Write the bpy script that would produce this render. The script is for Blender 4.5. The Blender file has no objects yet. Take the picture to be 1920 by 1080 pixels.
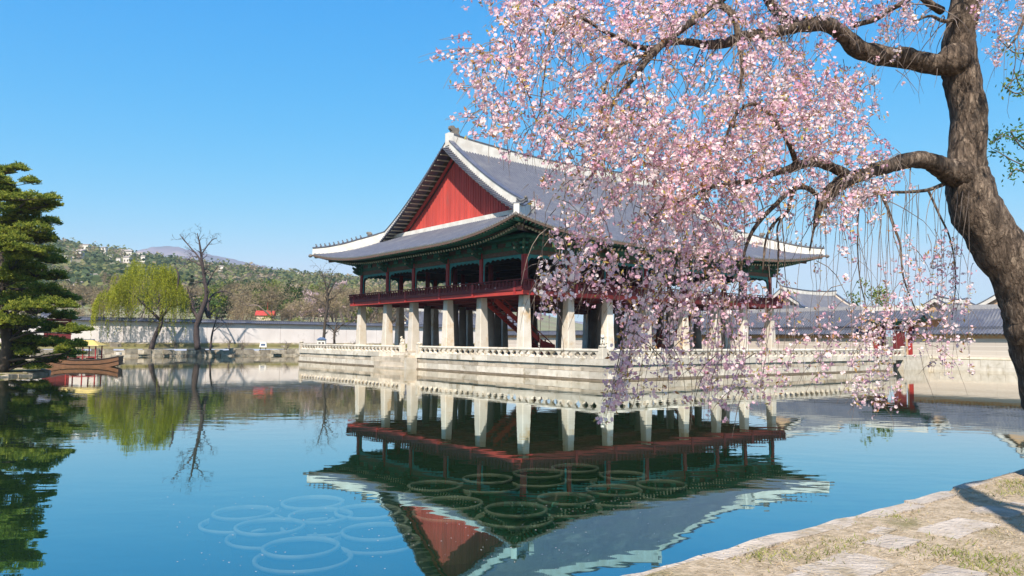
import bpy, math, random
import numpy as np
from mathutils import Vector, Matrix, noise as mnoise

R = math.radians
scn = bpy.context.scene
COL = scn.collection

# ------------------------------------------------------------------ camera
F, PITCH, ROLL, EYE = 1438.0, 0.0687, 0.0075, 2.689      # focal length in photograph pixels, radians, metres over the water
cam_d = bpy.data.cameras.new('camera')
cam_d.sensor_width = 36.0
cam_d.lens = F / 1920 * 36.0
cam_d.clip_start = 0.1
cam_d.clip_end = 20000
cam = bpy.data.objects.new('camera', cam_d)
COL.objects.link(cam)
cam.matrix_world = Matrix.Translation((0, 0, EYE)) @ Matrix.Rotation(math.pi / 2 + PITCH, 4, 'X') @ Matrix.Rotation(ROLL, 4, 'Z')
scn.camera = cam

# ------------------------------------------------------------------ light
SUN_EL, SUN_AZ = R(49), math.atan2(-0.17, -0.985)          # azimuth of the direction TO the sun, atan2(x, y)
world = bpy.data.worlds.new('World')
scn.world = world
world.use_nodes = True
wn = world.node_tree
bg = wn.nodes['Background']
skyt = wn.nodes.new('ShaderNodeTexSky')
skyt.sky_type = 'NISHITA'
skyt.sun_disc = False
skyt.sun_elevation = SUN_EL
skyt.sun_rotation = SUN_AZ
skyt.air_density = 1.0
skyt.dust_density = 0.4
skyt.ozone_density = 2.0
# one colour curve per channel for the whole sky: a deep polarised spring blue
sep = wn.nodes.new('ShaderNodeSeparateColor'); com = wn.nodes.new('ShaderNodeCombineColor')
wn.links.new(skyt.outputs[0], sep.inputs[0])
for k, (ref, out, p, top) in enumerate(((1.33, .31, 2.05, 4.6), (2.22, 2.70, .72, 6.1), (5.5, 6.7, .22, 7.2))):
    def mth(op, a, b):
        n = wn.nodes.new('ShaderNodeMath'); n.operation = op
        wn.links.new(a, n.inputs[0]); n.inputs[1].default_value = b
        return n.outputs[0]
    v = mth('DIVIDE', sep.outputs[k], ref); v = mth('POWER', v, p); v = mth('MULTIPLY', v, out)
    n = wn.nodes.new('ShaderNodeMath'); n.operation = 'SMOOTH_MIN'; n.inputs[1].default_value = top; n.inputs[2].default_value = 1.0
    wn.links.new(v, n.inputs[0]); wn.links.new(n.outputs[0], com.inputs[k])
wn.links.new(com.outputs[0], bg.inputs['Color'])
bg.inputs['Strength'].default_value = 0.08
sun_d = bpy.data.lights.new('sun', 'SUN')
sun_d.energy = 4.7
sun_d.angle = R(0.5)
sun_d.color = (1.0, 0.93, 0.82)
sun = bpy.data.objects.new('sun', sun_d)
COL.objects.link(sun)
to_sun = Vector((math.sin(SUN_AZ) * math.cos(SUN_EL), math.cos(SUN_AZ) * math.cos(SUN_EL), math.sin(SUN_EL)))
sun.rotation_euler = to_sun.to_track_quat('Z', 'Y').to_euler()
scn.view_settings.view_transform = 'Standard'
scn.view_settings.look = 'None'
scn.view_settings.gamma = 1.0
scn.view_settings.use_curve_mapping = False
scn.view_settings.exposure = 0.90
scn.cycles.max_bounces = 8
scn.cycles.transparent_max_bounces = 16
scn.cycles.caustics_reflective = False
scn.cycles.caustics_refractive = False

# ------------------------------------------------------------------ survey frame of the place
C0 = Vector((0.998, 61.681, 0.0))          # corner pillar of the pavilion
YAW = 0.911
RU = Vector((math.sin(YAW), math.cos(YAW), 0)); LV = Vector((-math.cos(YAW), math.sin(YAW), 0))
ANG = math.pi / 2 - YAW


def W(u, v, z=0.0):
    return C0 + RU * u + LV * v + Vector((0, 0, z))


_cp, _sp, _cr, _sr = math.cos(PITCH), math.sin(PITCH), math.cos(ROLL), math.sin(ROLL)


def at(px, py, Y):
    """World point at ground distance Y seen at a pixel of the photograph: used to survey positions."""
    X, y = px - 960, py - 540
    X, y = _cr * X + _sr * y, -_sr * X + _cr * y
    a, b = X / F, -y / F
    d = Vector((a, _cp - _sp * b, _sp + _cp * b))
    return Vector((0, 0, EYE)) + d * (Y / d.y)


def to_px(P):
    x, y, z = P[0], P[1], P[2] - EYE
    fy = y * _cp + z * _sp
    up = -y * _sp + z * _cp
    u, v = F * x / fy, -F * up / fy
    return 960 + _cr * u - _sr * v, 540 + _sr * u + _cr * v


# ------------------------------------------------------------------ object helpers
def tag(o, label=None, cat=None, group=None, kind=None):
    if label: o['label'] = label
    if cat: o['category'] = cat
    if group: o['group'] = group
    if kind: o['kind'] = kind
    return o


def thing(name, label, cat, loc=(0, 0, 0), rotz=0.0, group=None):
    o = bpy.data.objects.new(name, None)
    o.empty_display_size = 0.2
    COL.objects.link(o)
    o.location = loc
    o.rotation_euler = (0, 0, rotz)
    return tag(o, label, cat, group)


def inst(name, mesh, parent=None, loc=None, rotz=0.0, scale=None):
    o = bpy.data.objects.new(name, mesh)
    COL.objects.link(o)
    if parent: o.parent = parent
    if loc is not None: o.location = loc
    if rotz: o.rotation_euler = (0, 0, rotz)
    if scale is not None: o.scale = scale
    return o


def copy_tree(o, parent=None):
    c = o.copy()
    COL.objects.link(c)
    c.parent = parent
    for ch in list(o.children):
        copy_tree(ch, c)
    return c


class MB:
    def __init__(self):
        self.v, self.f, self.m = [], [], []

    def add(self, vs, fs, mi=0):
        n = len(self.v)
        self.v += [tuple(p) for p in vs]
        self.f += [tuple(i + n for i in q) for q in fs]
        self.m += [mi] * len(fs)
        return self

    BF = [(0, 3, 2, 1), (4, 5, 6, 7), (0, 1, 5, 4), (1, 2, 6, 5), (2, 3, 7, 6), (3, 0, 4, 7)]

    def box(self, x0, x1, y0, y1, z0, z1, mi=0, j=0.0, rng=random):
        vs = [(x0, y0, z0), (x1, y0, z0), (x1, y1, z0), (x0, y1, z0), (x0, y0, z1), (x1, y0, z1), (x1, y1, z1), (x0, y1, z1)]
        if j:
            vs = [tuple(c + rng.uniform(-j, j) for c in p) for p in vs]
        return self.add(vs, self.BF, mi)

    def hexa(self, vs, mi=0):
        return self.add(vs, self.BF, mi)

    def bar(self, a, b, w, h, mi=0, up=Vector((0, 0, 1))):
        a, b = Vector(a), Vector(b)
        t = (b - a).normalized()
        s = t.cross(up)
        if s.length < 1e-5: s = Vector((1, 0, 0))
        s.normalize()
        n = s.cross(t)
        s, n = s * w / 2, n * h / 2
        vs = [a - s - n, a + s - n, a + s + n, a - s + n, b - s - n, b + s - n, b + s + n, b - s + n]
        return self.add(vs, [(0, 3, 2, 1), (4, 5, 6, 7), (0, 1, 5, 4), (1, 2, 6, 5), (2, 3, 7, 6), (3, 0, 4, 7)], mi)

    def tube(self, pts, rad, n=8, mi=0, cap_mi=None, caps=True):
        pts = [Vector(p) for p in pts]
        if not isinstance(rad, (list, tuple)): rad = [rad] * len(pts)
        base = len(self.v)
        ref = None
        for i, p in enumerate(pts):
            t = (pts[min(i + 1, len(pts) - 1)] - pts[max(i - 1, 0)])
            if t.length < 1e-9: t = Vector((0, 0, 1))
            t.normalize()
            if ref is None:
                ref = t.orthogonal().normalized()
            ref = ref - t * ref.dot(t)
            if ref.length < 1e-6: ref = t.orthogonal()
            ref.normalize()
            b = t.cross(ref)
            for k in range(n):
                a = 2 * math.pi * k / n
                self.v.append(tuple(p + (ref * math.cos(a) + b * math.sin(a)) * rad[i]))
        for i in range(len(pts) - 1):
            for k in range(n):
                self.f.append((base + i * n + k, base + i * n + (k + 1) % n, base + (i + 1) * n + (k + 1) % n, base + (i + 1) * n + k))
                self.m.append(mi)
        if caps:
            cm = mi if cap_mi is None else cap_mi
            self.f.append(tuple(base + k for k in reversed(range(n)))); self.m.append(cm)
            e = base + (len(pts) - 1) * n
            self.f.append(tuple(e + k for k in range(n))); self.m.append(cm)
        return self

    def lathe(self, prof, n=16, c=(0, 0, 0), mi=0, sx=1.0, sy=1.0, caps=True):
        base = len(self.v)
        for r, z in prof:
            for k in range(n):
                a = 2 * math.pi * k / n
                self.v.append((c[0] + r * math.cos(a) * sx, c[1] + r * math.sin(a) * sy, c[2] + z))
        for i in range(len(prof) - 1):
            for k in range(n):
                self.f.append((base + i * n + k, base + i * n + (k + 1) % n, base + (i + 1) * n + (k + 1) % n, base + (i + 1) * n + k))
                self.m.append(mi)
        if caps and prof[0][0] > 1e-4:
            self.f.append(tuple(base + k for k in reversed(range(n)))); self.m.append(mi)
        if caps and prof[-1][0] > 1e-4:
            e = base + (len(prof) - 1) * n
            self.f.append(tuple(e + k for k in range(n))); self.m.append(mi)
        return self

    def prism(self, poly, off, mi=0):
        """poly: 3-D outline, off: extrusion vector."""
        n = len(poly)
        off = Vector(off)
        vs = [Vector(p) for p in poly] + [Vector(p) + off for p in poly]
        fs = [tuple(range(n)), tuple(reversed(range(n, 2 * n)))]
        fs += [(i, i + n, (i + 1) % n + n, (i + 1) % n) for i in range(n)]
        return self.add(vs, fs, mi)

    def ball(self, c, r, n=10, m=6, mi=0, j=0.0, rng=random):
        rx, ry, rz = r if isinstance(r, (tuple, list)) else (r, r, r)
        base = len(self.v)
        for i in range(m + 1):
            th = math.pi * i / m
            for k in range(n):
                a = 2 * math.pi * k / n
                q = 1 + (rng.uniform(-j, j) if j else 0)
                self.v.append((c[0] + rx * q * math.sin(th) * math.cos(a), c[1] + ry * q * math.sin(th) * math.sin(a), c[2] + rz * q * math.cos(th)))
        for i in range(m):
            for k in range(n):
                self.f.append((base + i * n + k, base + (i + 1) * n + k, base + (i + 1) * n + (k + 1) % n, base + i * n + (k + 1) % n))
                self.m.append(mi)
        return self

    def sweep(self, path, w, z0, z1, mi=0, side=None):
        """Upright rectangular section (width w, from z0 to z1 over the path) along a path."""
        path = [Vector(p) for p in path]
        n = len(path)
        if not isinstance(z0, (list, tuple)): z0 = [z0] * n
        if not isinstance(z1, (list, tuple)): z1 = [z1] * n
        if not isinstance(w, (list, tuple)): w = [w] * n
        base = len(self.v)
        for i, p in enumerate(path):
            t = path[min(i + 1, n - 1)] - path[max(i - 1, 0)]
            t.z = 0
            t.normalize()
            s = Vector((t.y, -t.x, 0)) * w[i] / 2
            for q, z in ((-1, z0[i]), (1, z0[i]), (1, z1[i]), (-1, z1[i])):
                self.v.append(tuple(p + s * q + Vector((0, 0, z))))
        for i in range(n - 1):
            a, b = base + i * 4, base + i * 4 + 4
            for k in range(4):
                self.f.append((a + k, a + (k + 1) % 4, b + (k + 1) % 4, b + k)); self.m.append(mi)
        self.f.append((base, base + 1, base + 2, base + 3)); self.m.append(mi)
        e = base + 4 * (n - 1)
        self.f.append((e + 3, e + 2, e + 1, e)); self.m.append(mi)
        return self

    def mesh(self, name, mats, smooth=False):
        me = bpy.data.meshes.new(name)
        me.from_pydata(self.v, [], self.f)
        if not isinstance(mats, (list, tuple)): mats = [mats]
        for m in mats: me.materials.append(m)
        if len(mats) > 1: me.polygons.foreach_set('material_index', self.m)
        if smooth: me.polygons.foreach_set('use_smooth', [True] * len(me.polygons))
        me.update()
        return me

    def build(self, name, mats, parent=None, smooth=False, loc=None, rotz=0.0):
        return inst(name, self.mesh(name, mats, smooth), parent, loc, rotz)


def np_mesh(name, V, Q, tint, mat):
    """Fast mesh of quads with one 'tint' value per face."""
    V = np.asarray(V, np.float32); Q = np.asarray(Q, np.int32)
    me = bpy.data.meshes.new(name)
    me.vertices.add(len(V)); me.vertices.foreach_set('co', V.ravel())
    k = Q.shape[1]
    me.loops.add(Q.size); me.loops.foreach_set('vertex_index', Q.ravel())
    me.polygons.add(len(Q)); me.polygons.foreach_set('loop_start', np.arange(0, Q.size, k, dtype=np.int32))
    if tint is not None:
        a = me.attributes.new('tint', 'FLOAT', 'FACE')
        a.data.foreach_set('value', np.asarray(tint, np.float32))
    me.materials.append(mat)
    me.update(calc_edges=True)
    return me


# ------------------------------------------------------------------ materials
def _nt(name):
    m = bpy.data.materials.new(name)
    m.use_nodes = True
    nt = m.node_tree
    return m, nt, nt.nodes['Principled BSDF'], nt.nodes.new, nt.links.new


def mat(name, c1, c2=None, scale=3.0, rough=0.8, bump=0.0, bscale=None, rnd=0.0, detail=5.0, c3=None, s3=0.6, stretch=(1, 1, 1), spec=0.3, lo=0.35, hi=0.65, thr=0.5):
    """Two-tone noise material, optional third stain colour, optional per-object brightness change."""
    m, nt, bs, N, L = _nt(name)
    bs.inputs['Roughness'].default_value = rough
    bs.inputs['Specular IOR Level'].default_value = spec
    tc = N('ShaderNodeTexCoord'); geo = N('ShaderNodeNewGeometry')
    mp = N('ShaderNodeMapping'); mp.inputs['Scale'].default_value = stretch
    L(geo.outputs['Position'], mp.inputs['Vector'])
    c2 = c2 or c1
    n1 = N('ShaderNodeTexNoise'); n1.inputs['Scale'].default_value = scale; n1.inputs['Detail'].default_value = detail
    L(mp.outputs[0], n1.inputs['Vector'])
    rp = N('ShaderNodeMapRange'); rp.inputs[1].default_value = lo; rp.inputs[2].default_value = hi
    L(n1.outputs['Fac'], rp.inputs[0])
    mx = N('ShaderNodeMix'); mx.data_type = 'RGBA'
    mx.inputs[6].default_value = (*c1, 1); mx.inputs[7].default_value = (*c2, 1)
    L(rp.outputs[0], mx.inputs[0])
    out = mx.outputs[2]
    if c3:
        n3 = N('ShaderNodeTexNoise'); n3.inputs['Scale'].default_value = s3; n3.inputs['Detail'].default_value = 6.0; n3.inputs['Roughness'].default_value = 0.65
        L(mp.outputs[0], n3.inputs['Vector'])
        r3 = N('ShaderNodeMapRange'); r3.inputs[1].default_value = thr; r3.inputs[2].default_value = thr + 0.16
        L(n3.outputs['Fac'], r3.inputs[0])
        m3 = N('ShaderNodeMix'); m3.data_type = 'RGBA'; m3.inputs[7].default_value = (*c3, 1)
        L(out, m3.inputs[6]); L(r3.outputs[0], m3.inputs[0])
        out = m3.outputs[2]
    if rnd:
        oi = N('ShaderNodeObjectInfo')
        rr = N('ShaderNodeMapRange'); rr.inputs[3].default_value = 1 - rnd; rr.inputs[4].default_value = 1 + rnd
        L(oi.outputs['Random'], rr.inputs[0])
        hv = N('ShaderNodeHueSaturation')
        L(out, hv.inputs['Color']); L(rr.outputs[0], hv.inputs['Value'])
        out = hv.outputs[0]
    L(out, bs.inputs['Base Color'])
    if bump:
        nb = N('ShaderNodeTexNoise'); nb.inputs['Scale'].default_value = bscale or scale * 4; nb.inputs['Detail'].default_value = 6.0
        L(mp.outputs[0], nb.inputs['Vector'])
        bp = N('ShaderNodeBump'); bp.inputs['Strength'].default_value = bump; bp.inputs['Distance'].default_value = 0.05
        L(nb.outputs['Fac'], bp.inputs['Height']); L(bp.outputs[0], bs.inputs['Normal'])
    return m


def leaf_mat(name, stops, transl=0.35, rough=0.7, rnd=0.0, spec=0.15):
    """Colour picked by the faces' 'tint' value; thin leaf that lets part of the light through."""
    m, nt, bs, N, L = _nt(name)
    at_ = N('ShaderNodeAttribute'); at_.attribute_name = 'tint'
    cr = N('ShaderNodeValToRGB')
    els = cr.color_ramp.elements
    els[0].position, els[0].color = stops[0][0], (*stops[0][1], 1)
    els[1].position, els[1].color = stops[-1][0], (*stops[-1][1], 1)
    for p, c in stops[1:-1]:
        e = els.new(p); e.color = (*c, 1)
    L(at_.outputs['Fac'], cr.inputs[0])
    out = cr.outputs[0]
    if rnd:
        oi = N('ShaderNodeObjectInfo')
        rr = N('ShaderNodeMapRange'); rr.inputs[3].default_value = 1 - rnd; rr.inputs[4].default_value = 1 + rnd
        L(oi.outputs['Random'], rr.inputs[0])
        hv = N('ShaderNodeHueSaturation')
        L(out, hv.inputs['Color']); L(rr.outputs[0], hv.inputs['Value'])
        out = hv.outputs[0]
    L(out, bs.inputs['Base Color'])
    bs.inputs['Roughness'].default_value = rough
    bs.inputs['Specular IOR Level'].default_value = spec
    tr = N('ShaderNodeBsdfTranslucent'); L(out, tr.inputs['Color'])
    ms = N('ShaderNodeMixShader'); ms.inputs[0].default_value = transl
    L(bs.outputs[0], ms.inputs[1]); L(tr.outputs[0], ms.inputs[2])
    L(ms.outputs[0], nt.nodes['Material Output'].inputs['Surface'])
    return m


M = {}
M['granite'] = mat('granite', (0.52, 0.44, 0.35), (0.42, 0.35, 0.27), 1.3, 0.85, 0.35, 14, rnd=0.26, c3=(0.24, 0.19, 0.12), s3=1.1, thr=0.53)
M['granite_pale'] = mat('granite_pale', (0.64, 0.57, 0.48), (0.53, 0.46, 0.37), 2.0, 0.85, 0.3, 16, rnd=0.20, c3=(0.32, 0.26, 0.17), s3=1.3, thr=0.56)
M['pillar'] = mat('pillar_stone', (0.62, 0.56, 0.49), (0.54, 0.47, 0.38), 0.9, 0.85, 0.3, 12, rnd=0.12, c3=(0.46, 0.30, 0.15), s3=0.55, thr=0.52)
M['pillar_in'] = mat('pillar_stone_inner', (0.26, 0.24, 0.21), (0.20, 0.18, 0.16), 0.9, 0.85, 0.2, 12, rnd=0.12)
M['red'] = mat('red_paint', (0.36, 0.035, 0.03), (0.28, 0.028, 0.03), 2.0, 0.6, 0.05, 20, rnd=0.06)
M['red_bright'] = mat('red_paint_bright', (0.46, 0.050, 0.035), (0.38, 0.042, 0.035), 1.2, 0.6, 0.05, 20, rnd=0.08)
M['board_red'] = mat('gable_red', (0.50, 0.068, 0.052), (0.40, 0.055, 0.045), 1.0, 0.75, 0.08, 8, rnd=0.12, stretch=(1, 1, 0.25), c3=(0.28, 0.09, 0.075), s3=0.8, thr=0.58)
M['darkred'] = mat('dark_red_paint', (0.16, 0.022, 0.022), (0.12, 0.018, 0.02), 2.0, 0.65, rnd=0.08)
M['green'] = mat('green_paint', (0.03, 0.14, 0.085), (0.05, 0.10, 0.055), 3.0, 0.65, rnd=0.15, c3=(0.10, 0.05, 0.03), s3=3.0, thr=0.56)
M['green2'] = mat('green_paint_light', (0.055, 0.25, 0.18), (0.05, 0.19, 0.14), 3.0, 0.6, rnd=0.15)
M['teal'] = mat('teal_paint', (0.05, 0.25, 0.24), (0.04, 0.20, 0.21), 3.0, 0.6, rnd=0.1)
M['brown'] = mat('painted_brown', (0.17, 0.10, 0.075), (0.12, 0.075, 0.055), 4.0, 0.7, rnd=0.1, c3=(0.05, 0.12, 0.09), s3=2.2, thr=0.55)
M['cream'] = mat('cream_paint', (0.55, 0.47, 0.34), (0.48, 0.40, 0.28), 4.0, 0.7)
M['darkwood'] = mat('dark_wood', (0.055, 0.04, 0.035), (0.04, 0.03, 0.028), 3.0, 0.8)
M['tile'] = mat('roof_tile', (0.06, 0.065, 0.095), (0.09, 0.095, 0.125), 1.4, 0.55, 0.1, 18, c3=(0.16, 0.155, 0.165), s3=0.35, thr=0.5, spec=0.5)
M['tile_row'] = mat('roof_tile_row', (0.070, 0.074, 0.100), (0.095, 0.098, 0.122), 1.8, 0.55, 0.1, 18, c3=(0.14, 0.138, 0.150), s3=0.4, thr=0.54, spec=0.5)
M['tile_end'] = mat('roof_tile_end', (0.36, 0.34, 0.34), (0.28, 0.27, 0.28), 6.0, 0.7)
M['plaster'] = mat('ridge_plaster', (0.68, 0.64, 0.58), (0.55, 0.50, 0.44), 1.2, 0.85, 0.1, 9, c3=(0.50, 0.45, 0.38), s3=0.9, thr=0.6)
M['clay'] = mat('figurine_clay', (0.10, 0.10, 0.11), (0.15, 0.14, 0.14), 6.0, 0.8)
M['finial'] = mat('finial_clay', (0.20, 0.17, 0.14), (0.12, 0.11, 0.10), 4.0, 0.85, 0.3, 12)
M['wet'] = mat('waterline_stone', (0.16, 0.12, 0.08), (0.22, 0.17, 0.12), 1.6, 0.7, rnd=.15)
M['paving'] = mat('terrace_paving', (0.33, 0.29, 0.24), (0.27, 0.24, 0.19), 2.0, 0.9)
M['bark'] = None
M['ground'] = mat('dry_ground', (0.50, 0.39, 0.28), (0.31, 0.235, 0.15), 14, 0.95, 0.9, 45, c3=(0.20, 0.17, 0.075), s3=1.3, thr=0.54)
M['slab'] = mat('granite_slab', (0.46, 0.39, 0.33), (0.36, 0.30, 0.25), 5.5, 0.95, 0.9, 26, rnd=0.08, c3=(0.26, 0.20, 0.12), s3=2.2, thr=0.52)
M['grassland'] = mat('bank_grass', (0.16, 0.15, 0.05), (0.22, 0.18, 0.09), 0.5, 0.95)
M['rock'] = mat('bank_rock', (0.44, 0.37, 0.28), (0.24, 0.20, 0.15), 1.6, 0.9, 0.7, 7, rnd=0.38, c3=(0.16, 0.14, 0.07), s3=1.2, thr=.55)
M['whitewall'] = mat('palace_wall', (0.72, 0.65, 0.62), (0.62, 0.55, 0.52), 0.35, 0.9, 0.1, 8, c3=(0.42, 0.36, 0.32), s3=0.3, thr=0.62)


def brick_mat():
    m, nt, bs, N, L = _nt('grey_brick')
    tc = N('ShaderNodeTexCoord')
    mp = N('ShaderNodeMapping'); mp.inputs['Rotation'].default_value = (R(90), 0, R(90))
    L(tc.outputs['Object'], mp.inputs[0])
    b = N('ShaderNodeTexBrick')
    b.inputs['Scale'].default_value = 1.0
    b.inputs['Brick Width'].default_value = 0.5; b.inputs['Row Height'].default_value = 0.19; b.inputs['Mortar Size'].default_value = 0.022
    b.inputs['Color1'].default_value = (0.56, 0.49, 0.43, 1); b.inputs['Color2'].default_value = (0.45, 0.39, 0.34, 1); b.inputs['Mortar'].default_value = (0.66, 0.60, 0.54, 1)
    L(mp.outputs[0], b.inputs['Vector'])
    L(b.outputs['Color'], bs.inputs['Base Color'])
    bp = N('ShaderNodeBump'); bp.inputs['Strength'].default_value = 0.3; bp.inputs['Distance'].default_value = 0.01; bp.invert = True
    L(b.outputs['Fac'], bp.inputs['Height']); L(bp.outputs[0], bs.inputs['Normal'])
    bs.inputs['Roughness'].default_value = 0.9
    return m


M['brick'] = brick_mat()
M['orange'] = mat('orange_brick', (0.52, 0.27, 0.12), (0.60, 0.38, 0.2), 3.0, 0.9)
M['ochre'] = mat('ochre_plaster', (0.55, 0.36, 0.22), (0.48, 0.31, 0.2), 1.0, 0.9)


def bark_mat(name, c1, c2, c3, vscale=9.0, dist=0.03):
    m, nt, bs, N, L = _nt(name)
    geo = N('ShaderNodeNewGeometry')
    mp = N('ShaderNodeMapping'); mp.inputs['Scale'].default_value = (1, 1, 0.32)
    L(geo.outputs['Position'], mp.inputs[0])
    n1 = N('ShaderNodeTexNoise'); n1.inputs['Scale'].default_value = vscale * 1.6; n1.inputs['Detail'].default_value = 8; n1.inputs['Roughness'].default_value = 0.65; n1.inputs['Distortion'].default_value = 0.8
    L(mp.outputs[0], n1.inputs['Vector'])
    vo = N('ShaderNodeTexVoronoi'); vo.feature = 'DISTANCE_TO_EDGE'; vo.inputs['Scale'].default_value = vscale * 2.2
    ad = N('ShaderNodeVectorMath'); ad.operation = 'MULTIPLY_ADD'; ad.inputs[1].default_value = (0.09,) * 3
    L(n1.outputs['Color'], ad.inputs[0]); L(mp.outputs[0], ad.inputs[2]); L(ad.outputs[0], vo.inputs['Vector'])
    cr = N('ShaderNodeValToRGB')
    e = cr.color_ramp.elements
    e[0].position, e[0].color = 0.33, (*c1, 1); e[1].position, e[1].color = 0.72, (*c3, 1)
    x = e.new(0.52); x.color = (*c2, 1)
    L(n1.outputs['Fac'], cr.inputs[0])
    L(cr.outputs[0], bs.inputs['Base Color'])
    mr = N('ShaderNodeMapRange'); mr.inputs[2].default_value = 0.25
    L(vo.outputs['Distance'], mr.inputs[0])
    mm = N('ShaderNodeMath'); mm.operation = 'ADD'
    L(mr.outputs[0], mm.inputs[0]); L(n1.outputs['Fac'], mm.inputs[1])
    bp = N('ShaderNodeBump'); bp.inputs['Strength'].default_value = 0.9; bp.inputs['Distance'].default_value = dist
    L(mm.outputs[0], bp.inputs['Height']); L(bp.outputs[0], bs.inputs['Normal'])
    bs.inputs['Roughness'].default_value = 0.9
    bs.inputs['Specular IOR Level'].default_value = 0.2
    return m


M['bark'] = bark_mat('cherry_bark', (0.036, 0.026, 0.02), (0.15, 0.108, 0.08), (0.38, 0.29, 0.215))
M['bark_far'] = mat('far_bark', (0.085, 0.065, 0.05), (0.06, 0.045, 0.035), 4.0, 0.9)
M['bark_dark'] = mat('dark_bark', (0.05, 0.035, 0.035), (0.075, 0.055, 0.05), 4.0, 0.9)
M['twig'] = mat('twig_bark', (0.14, 0.105, 0.09), (0.20, 0.155, 0.125), 9.0, 0.85)


def water_mat():
    m, nt, bs, N, L = _nt('pond_water')
    geo = N('ShaderNodeNewGeometry')
    mp = N('ShaderNodeMapping'); mp.inputs['Rotation'].default_value = (0, 0, R(12)); mp.inputs['Scale'].default_value = (0.55, 1.0, 1.0)
    L(geo.outputs['Position'], mp.inputs[0])
    n1 = N('ShaderNodeTexNoise'); n1.inputs['Scale'].default_value = 1.3; n1.inputs['Detail'].default_value = 2.5; n1.inputs['Roughness'].default_value = 0.5
    n2 = N('ShaderNodeTexNoise'); n2.inputs['Scale'].default_value = 0.10; n2.inputs['Detail'].default_value = 2
    L(mp.outputs[0], n1.inputs['Vector']); L(mp.outputs[0], n2.inputs['Vector'])
    mu = N('ShaderNodeMath'); mu.operation = 'MULTIPLY'
    mr = N('ShaderNodeMapRange'); mr.inputs[1].default_value = 0.4; mr.inputs[2].default_value = 0.65; mr.inputs[3].default_value = 0.35; mr.inputs[4].default_value = 1.3
    L(n2.outputs['Fac'], mr.inputs[0])
    L(n1.outputs['Fac'], mu.inputs[0]); L(mr.outputs[0], mu.inputs[1])
    bp = N('ShaderNodeBump'); bp.inputs['Strength'].default_value = 1.0; bp.inputs['Distance'].default_value = 0.0045
    L(mu.outputs[0], bp.inputs['Height'])
    gl = N('ShaderNodeBsdfGlossy'); gl.inputs['Roughness'].default_value = 0.012; 
    lw = N('ShaderNodeLayerWeight'); lw.inputs['Blend'].default_value = 0.5
    L(bp.outputs[0], lw.inputs['Normal'])
    pw = N('ShaderNodeMath'); pw.operation = 'POWER'; pw.inputs[1].default_value = 2.3
    L(lw.outputs['Facing'], pw.inputs[0])
    ff = N('ShaderNodeMapRange'); ff.inputs[3].default_value = .04; ff.inputs[4].default_value = .98
    L(pw.outputs[0], ff.inputs[0])
    ft = N('ShaderNodeMapRange'); ft.inputs[1].default_value = .52; ft.inputs[2].default_value = .88
    tm = N('ShaderNodeMix'); tm.data_type = 'RGBA'; tm.inputs[6].default_value = (0.48, 0.87, 1.0, 1); tm.inputs[7].default_value = (1.0, 0.97, 0.92, 1)
    L(ff.outputs[0], ft.inputs[0]); L(ft.outputs[0], tm.inputs[0]); L(tm.outputs[2], gl.inputs['Color'])
    L(bp.outputs[0], gl.inputs['Normal'])
    df = N('ShaderNodeBsdfDiffuse'); df.inputs['Color'].default_value = (0.010, 0.036, 0.012, 1)
    tr = N('ShaderNodeBsdfTransparent'); tr.inputs['Color'].default_value = (0.85, 0.92, 0.80, 1)
    m1 = N('ShaderNodeMixShader'); m1.inputs[0].default_value = 0.46
    L(df.outputs[0], m1.inputs[1]); L(tr.outputs[0], m1.inputs[2])
    m2 = N('ShaderNodeMixShader')
    L(ff.outputs[0], m2.inputs[0]); L(m1.outputs[0], m2.inputs[1]); L(gl.outputs[0], m2.inputs[2])
    L(m2.outputs[0], nt.nodes['Material Output'].inputs['Surface'])
    return m


M['water'] = water_mat()
M['mud'] = mat('pond_mud', (0.02, 0.03, 0.015), (0.03, 0.04, 0.02), 0.5, 0.95)
M['tub'] = mat('planter_tub', (0.50, 0.48, 0.43), (0.33, 0.32, 0.27), 3.0, 0.9, rnd=0.12)
M['tub_soil'] = mat('planter_soil', (0.05, 0.06, 0.035), (0.07, 0.08, 0.05), 5.0, 0.95)

# ================================================================== SETTING
rng = random.Random(7)
nrs = np.random.RandomState(11)
U0, U1, V0, V1 = -95.0, 47.3, -44.4, 73.5        # edges of the rectangular pond in the survey frame
BANK = 1.1

# water and bed
mb = MB(); mb.add([W(U0 - .4, V0 - .02, 0), W(U1 + .2, V0 - .02, 0), W(U1 + .2, V1 + .2, 0), W(U0 - .4, V1 + .2, 0)], [(0, 1, 2, 3)])
tag(mb.build('water', M['water']), kind='structure')
mb = MB(); mb.add([W(U0 - .4, V0 - .3, -1.3), W(U1 + .3, V0 - .3, -1.3), W(U1 + .3, V1 + .3, -1.3), W(U0 - .4, V1 + .3, -1.3)], [(0, 1, 2, 3)])
tag(mb.build('pond_bed', M['mud']), kind='structure')

# ground: one sheet round the pond out to the horizon
IN = [W(U0, V0 - .25, BANK), W(U1 + .25, V0 - .25, BANK), W(U1 + .25, V1 + .25, BANK), W(U0, V1 + .25, BANK)]
mid = W(-20, 15, 0)
vs, fs = list(IN), []
for k in (1.35, 4, 90):
    vs += [mid + (p - mid) * k for p in IN]
    for q in vs[-4:]: q.z = BANK
for r_ in range(3):
    for i in range(4):
        fs.append((r_ * 4 + i, r_ * 4 + (i + 1) % 4, r_ * 4 + 4 + (i + 1) % 4, r_ * 4 + 4 + i))
mb = MB(); mb.add(vs, [tuple(reversed(q)) for q in fs])
ground = tag(mb.build('ground', M['ground']), kind='structure')

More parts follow.
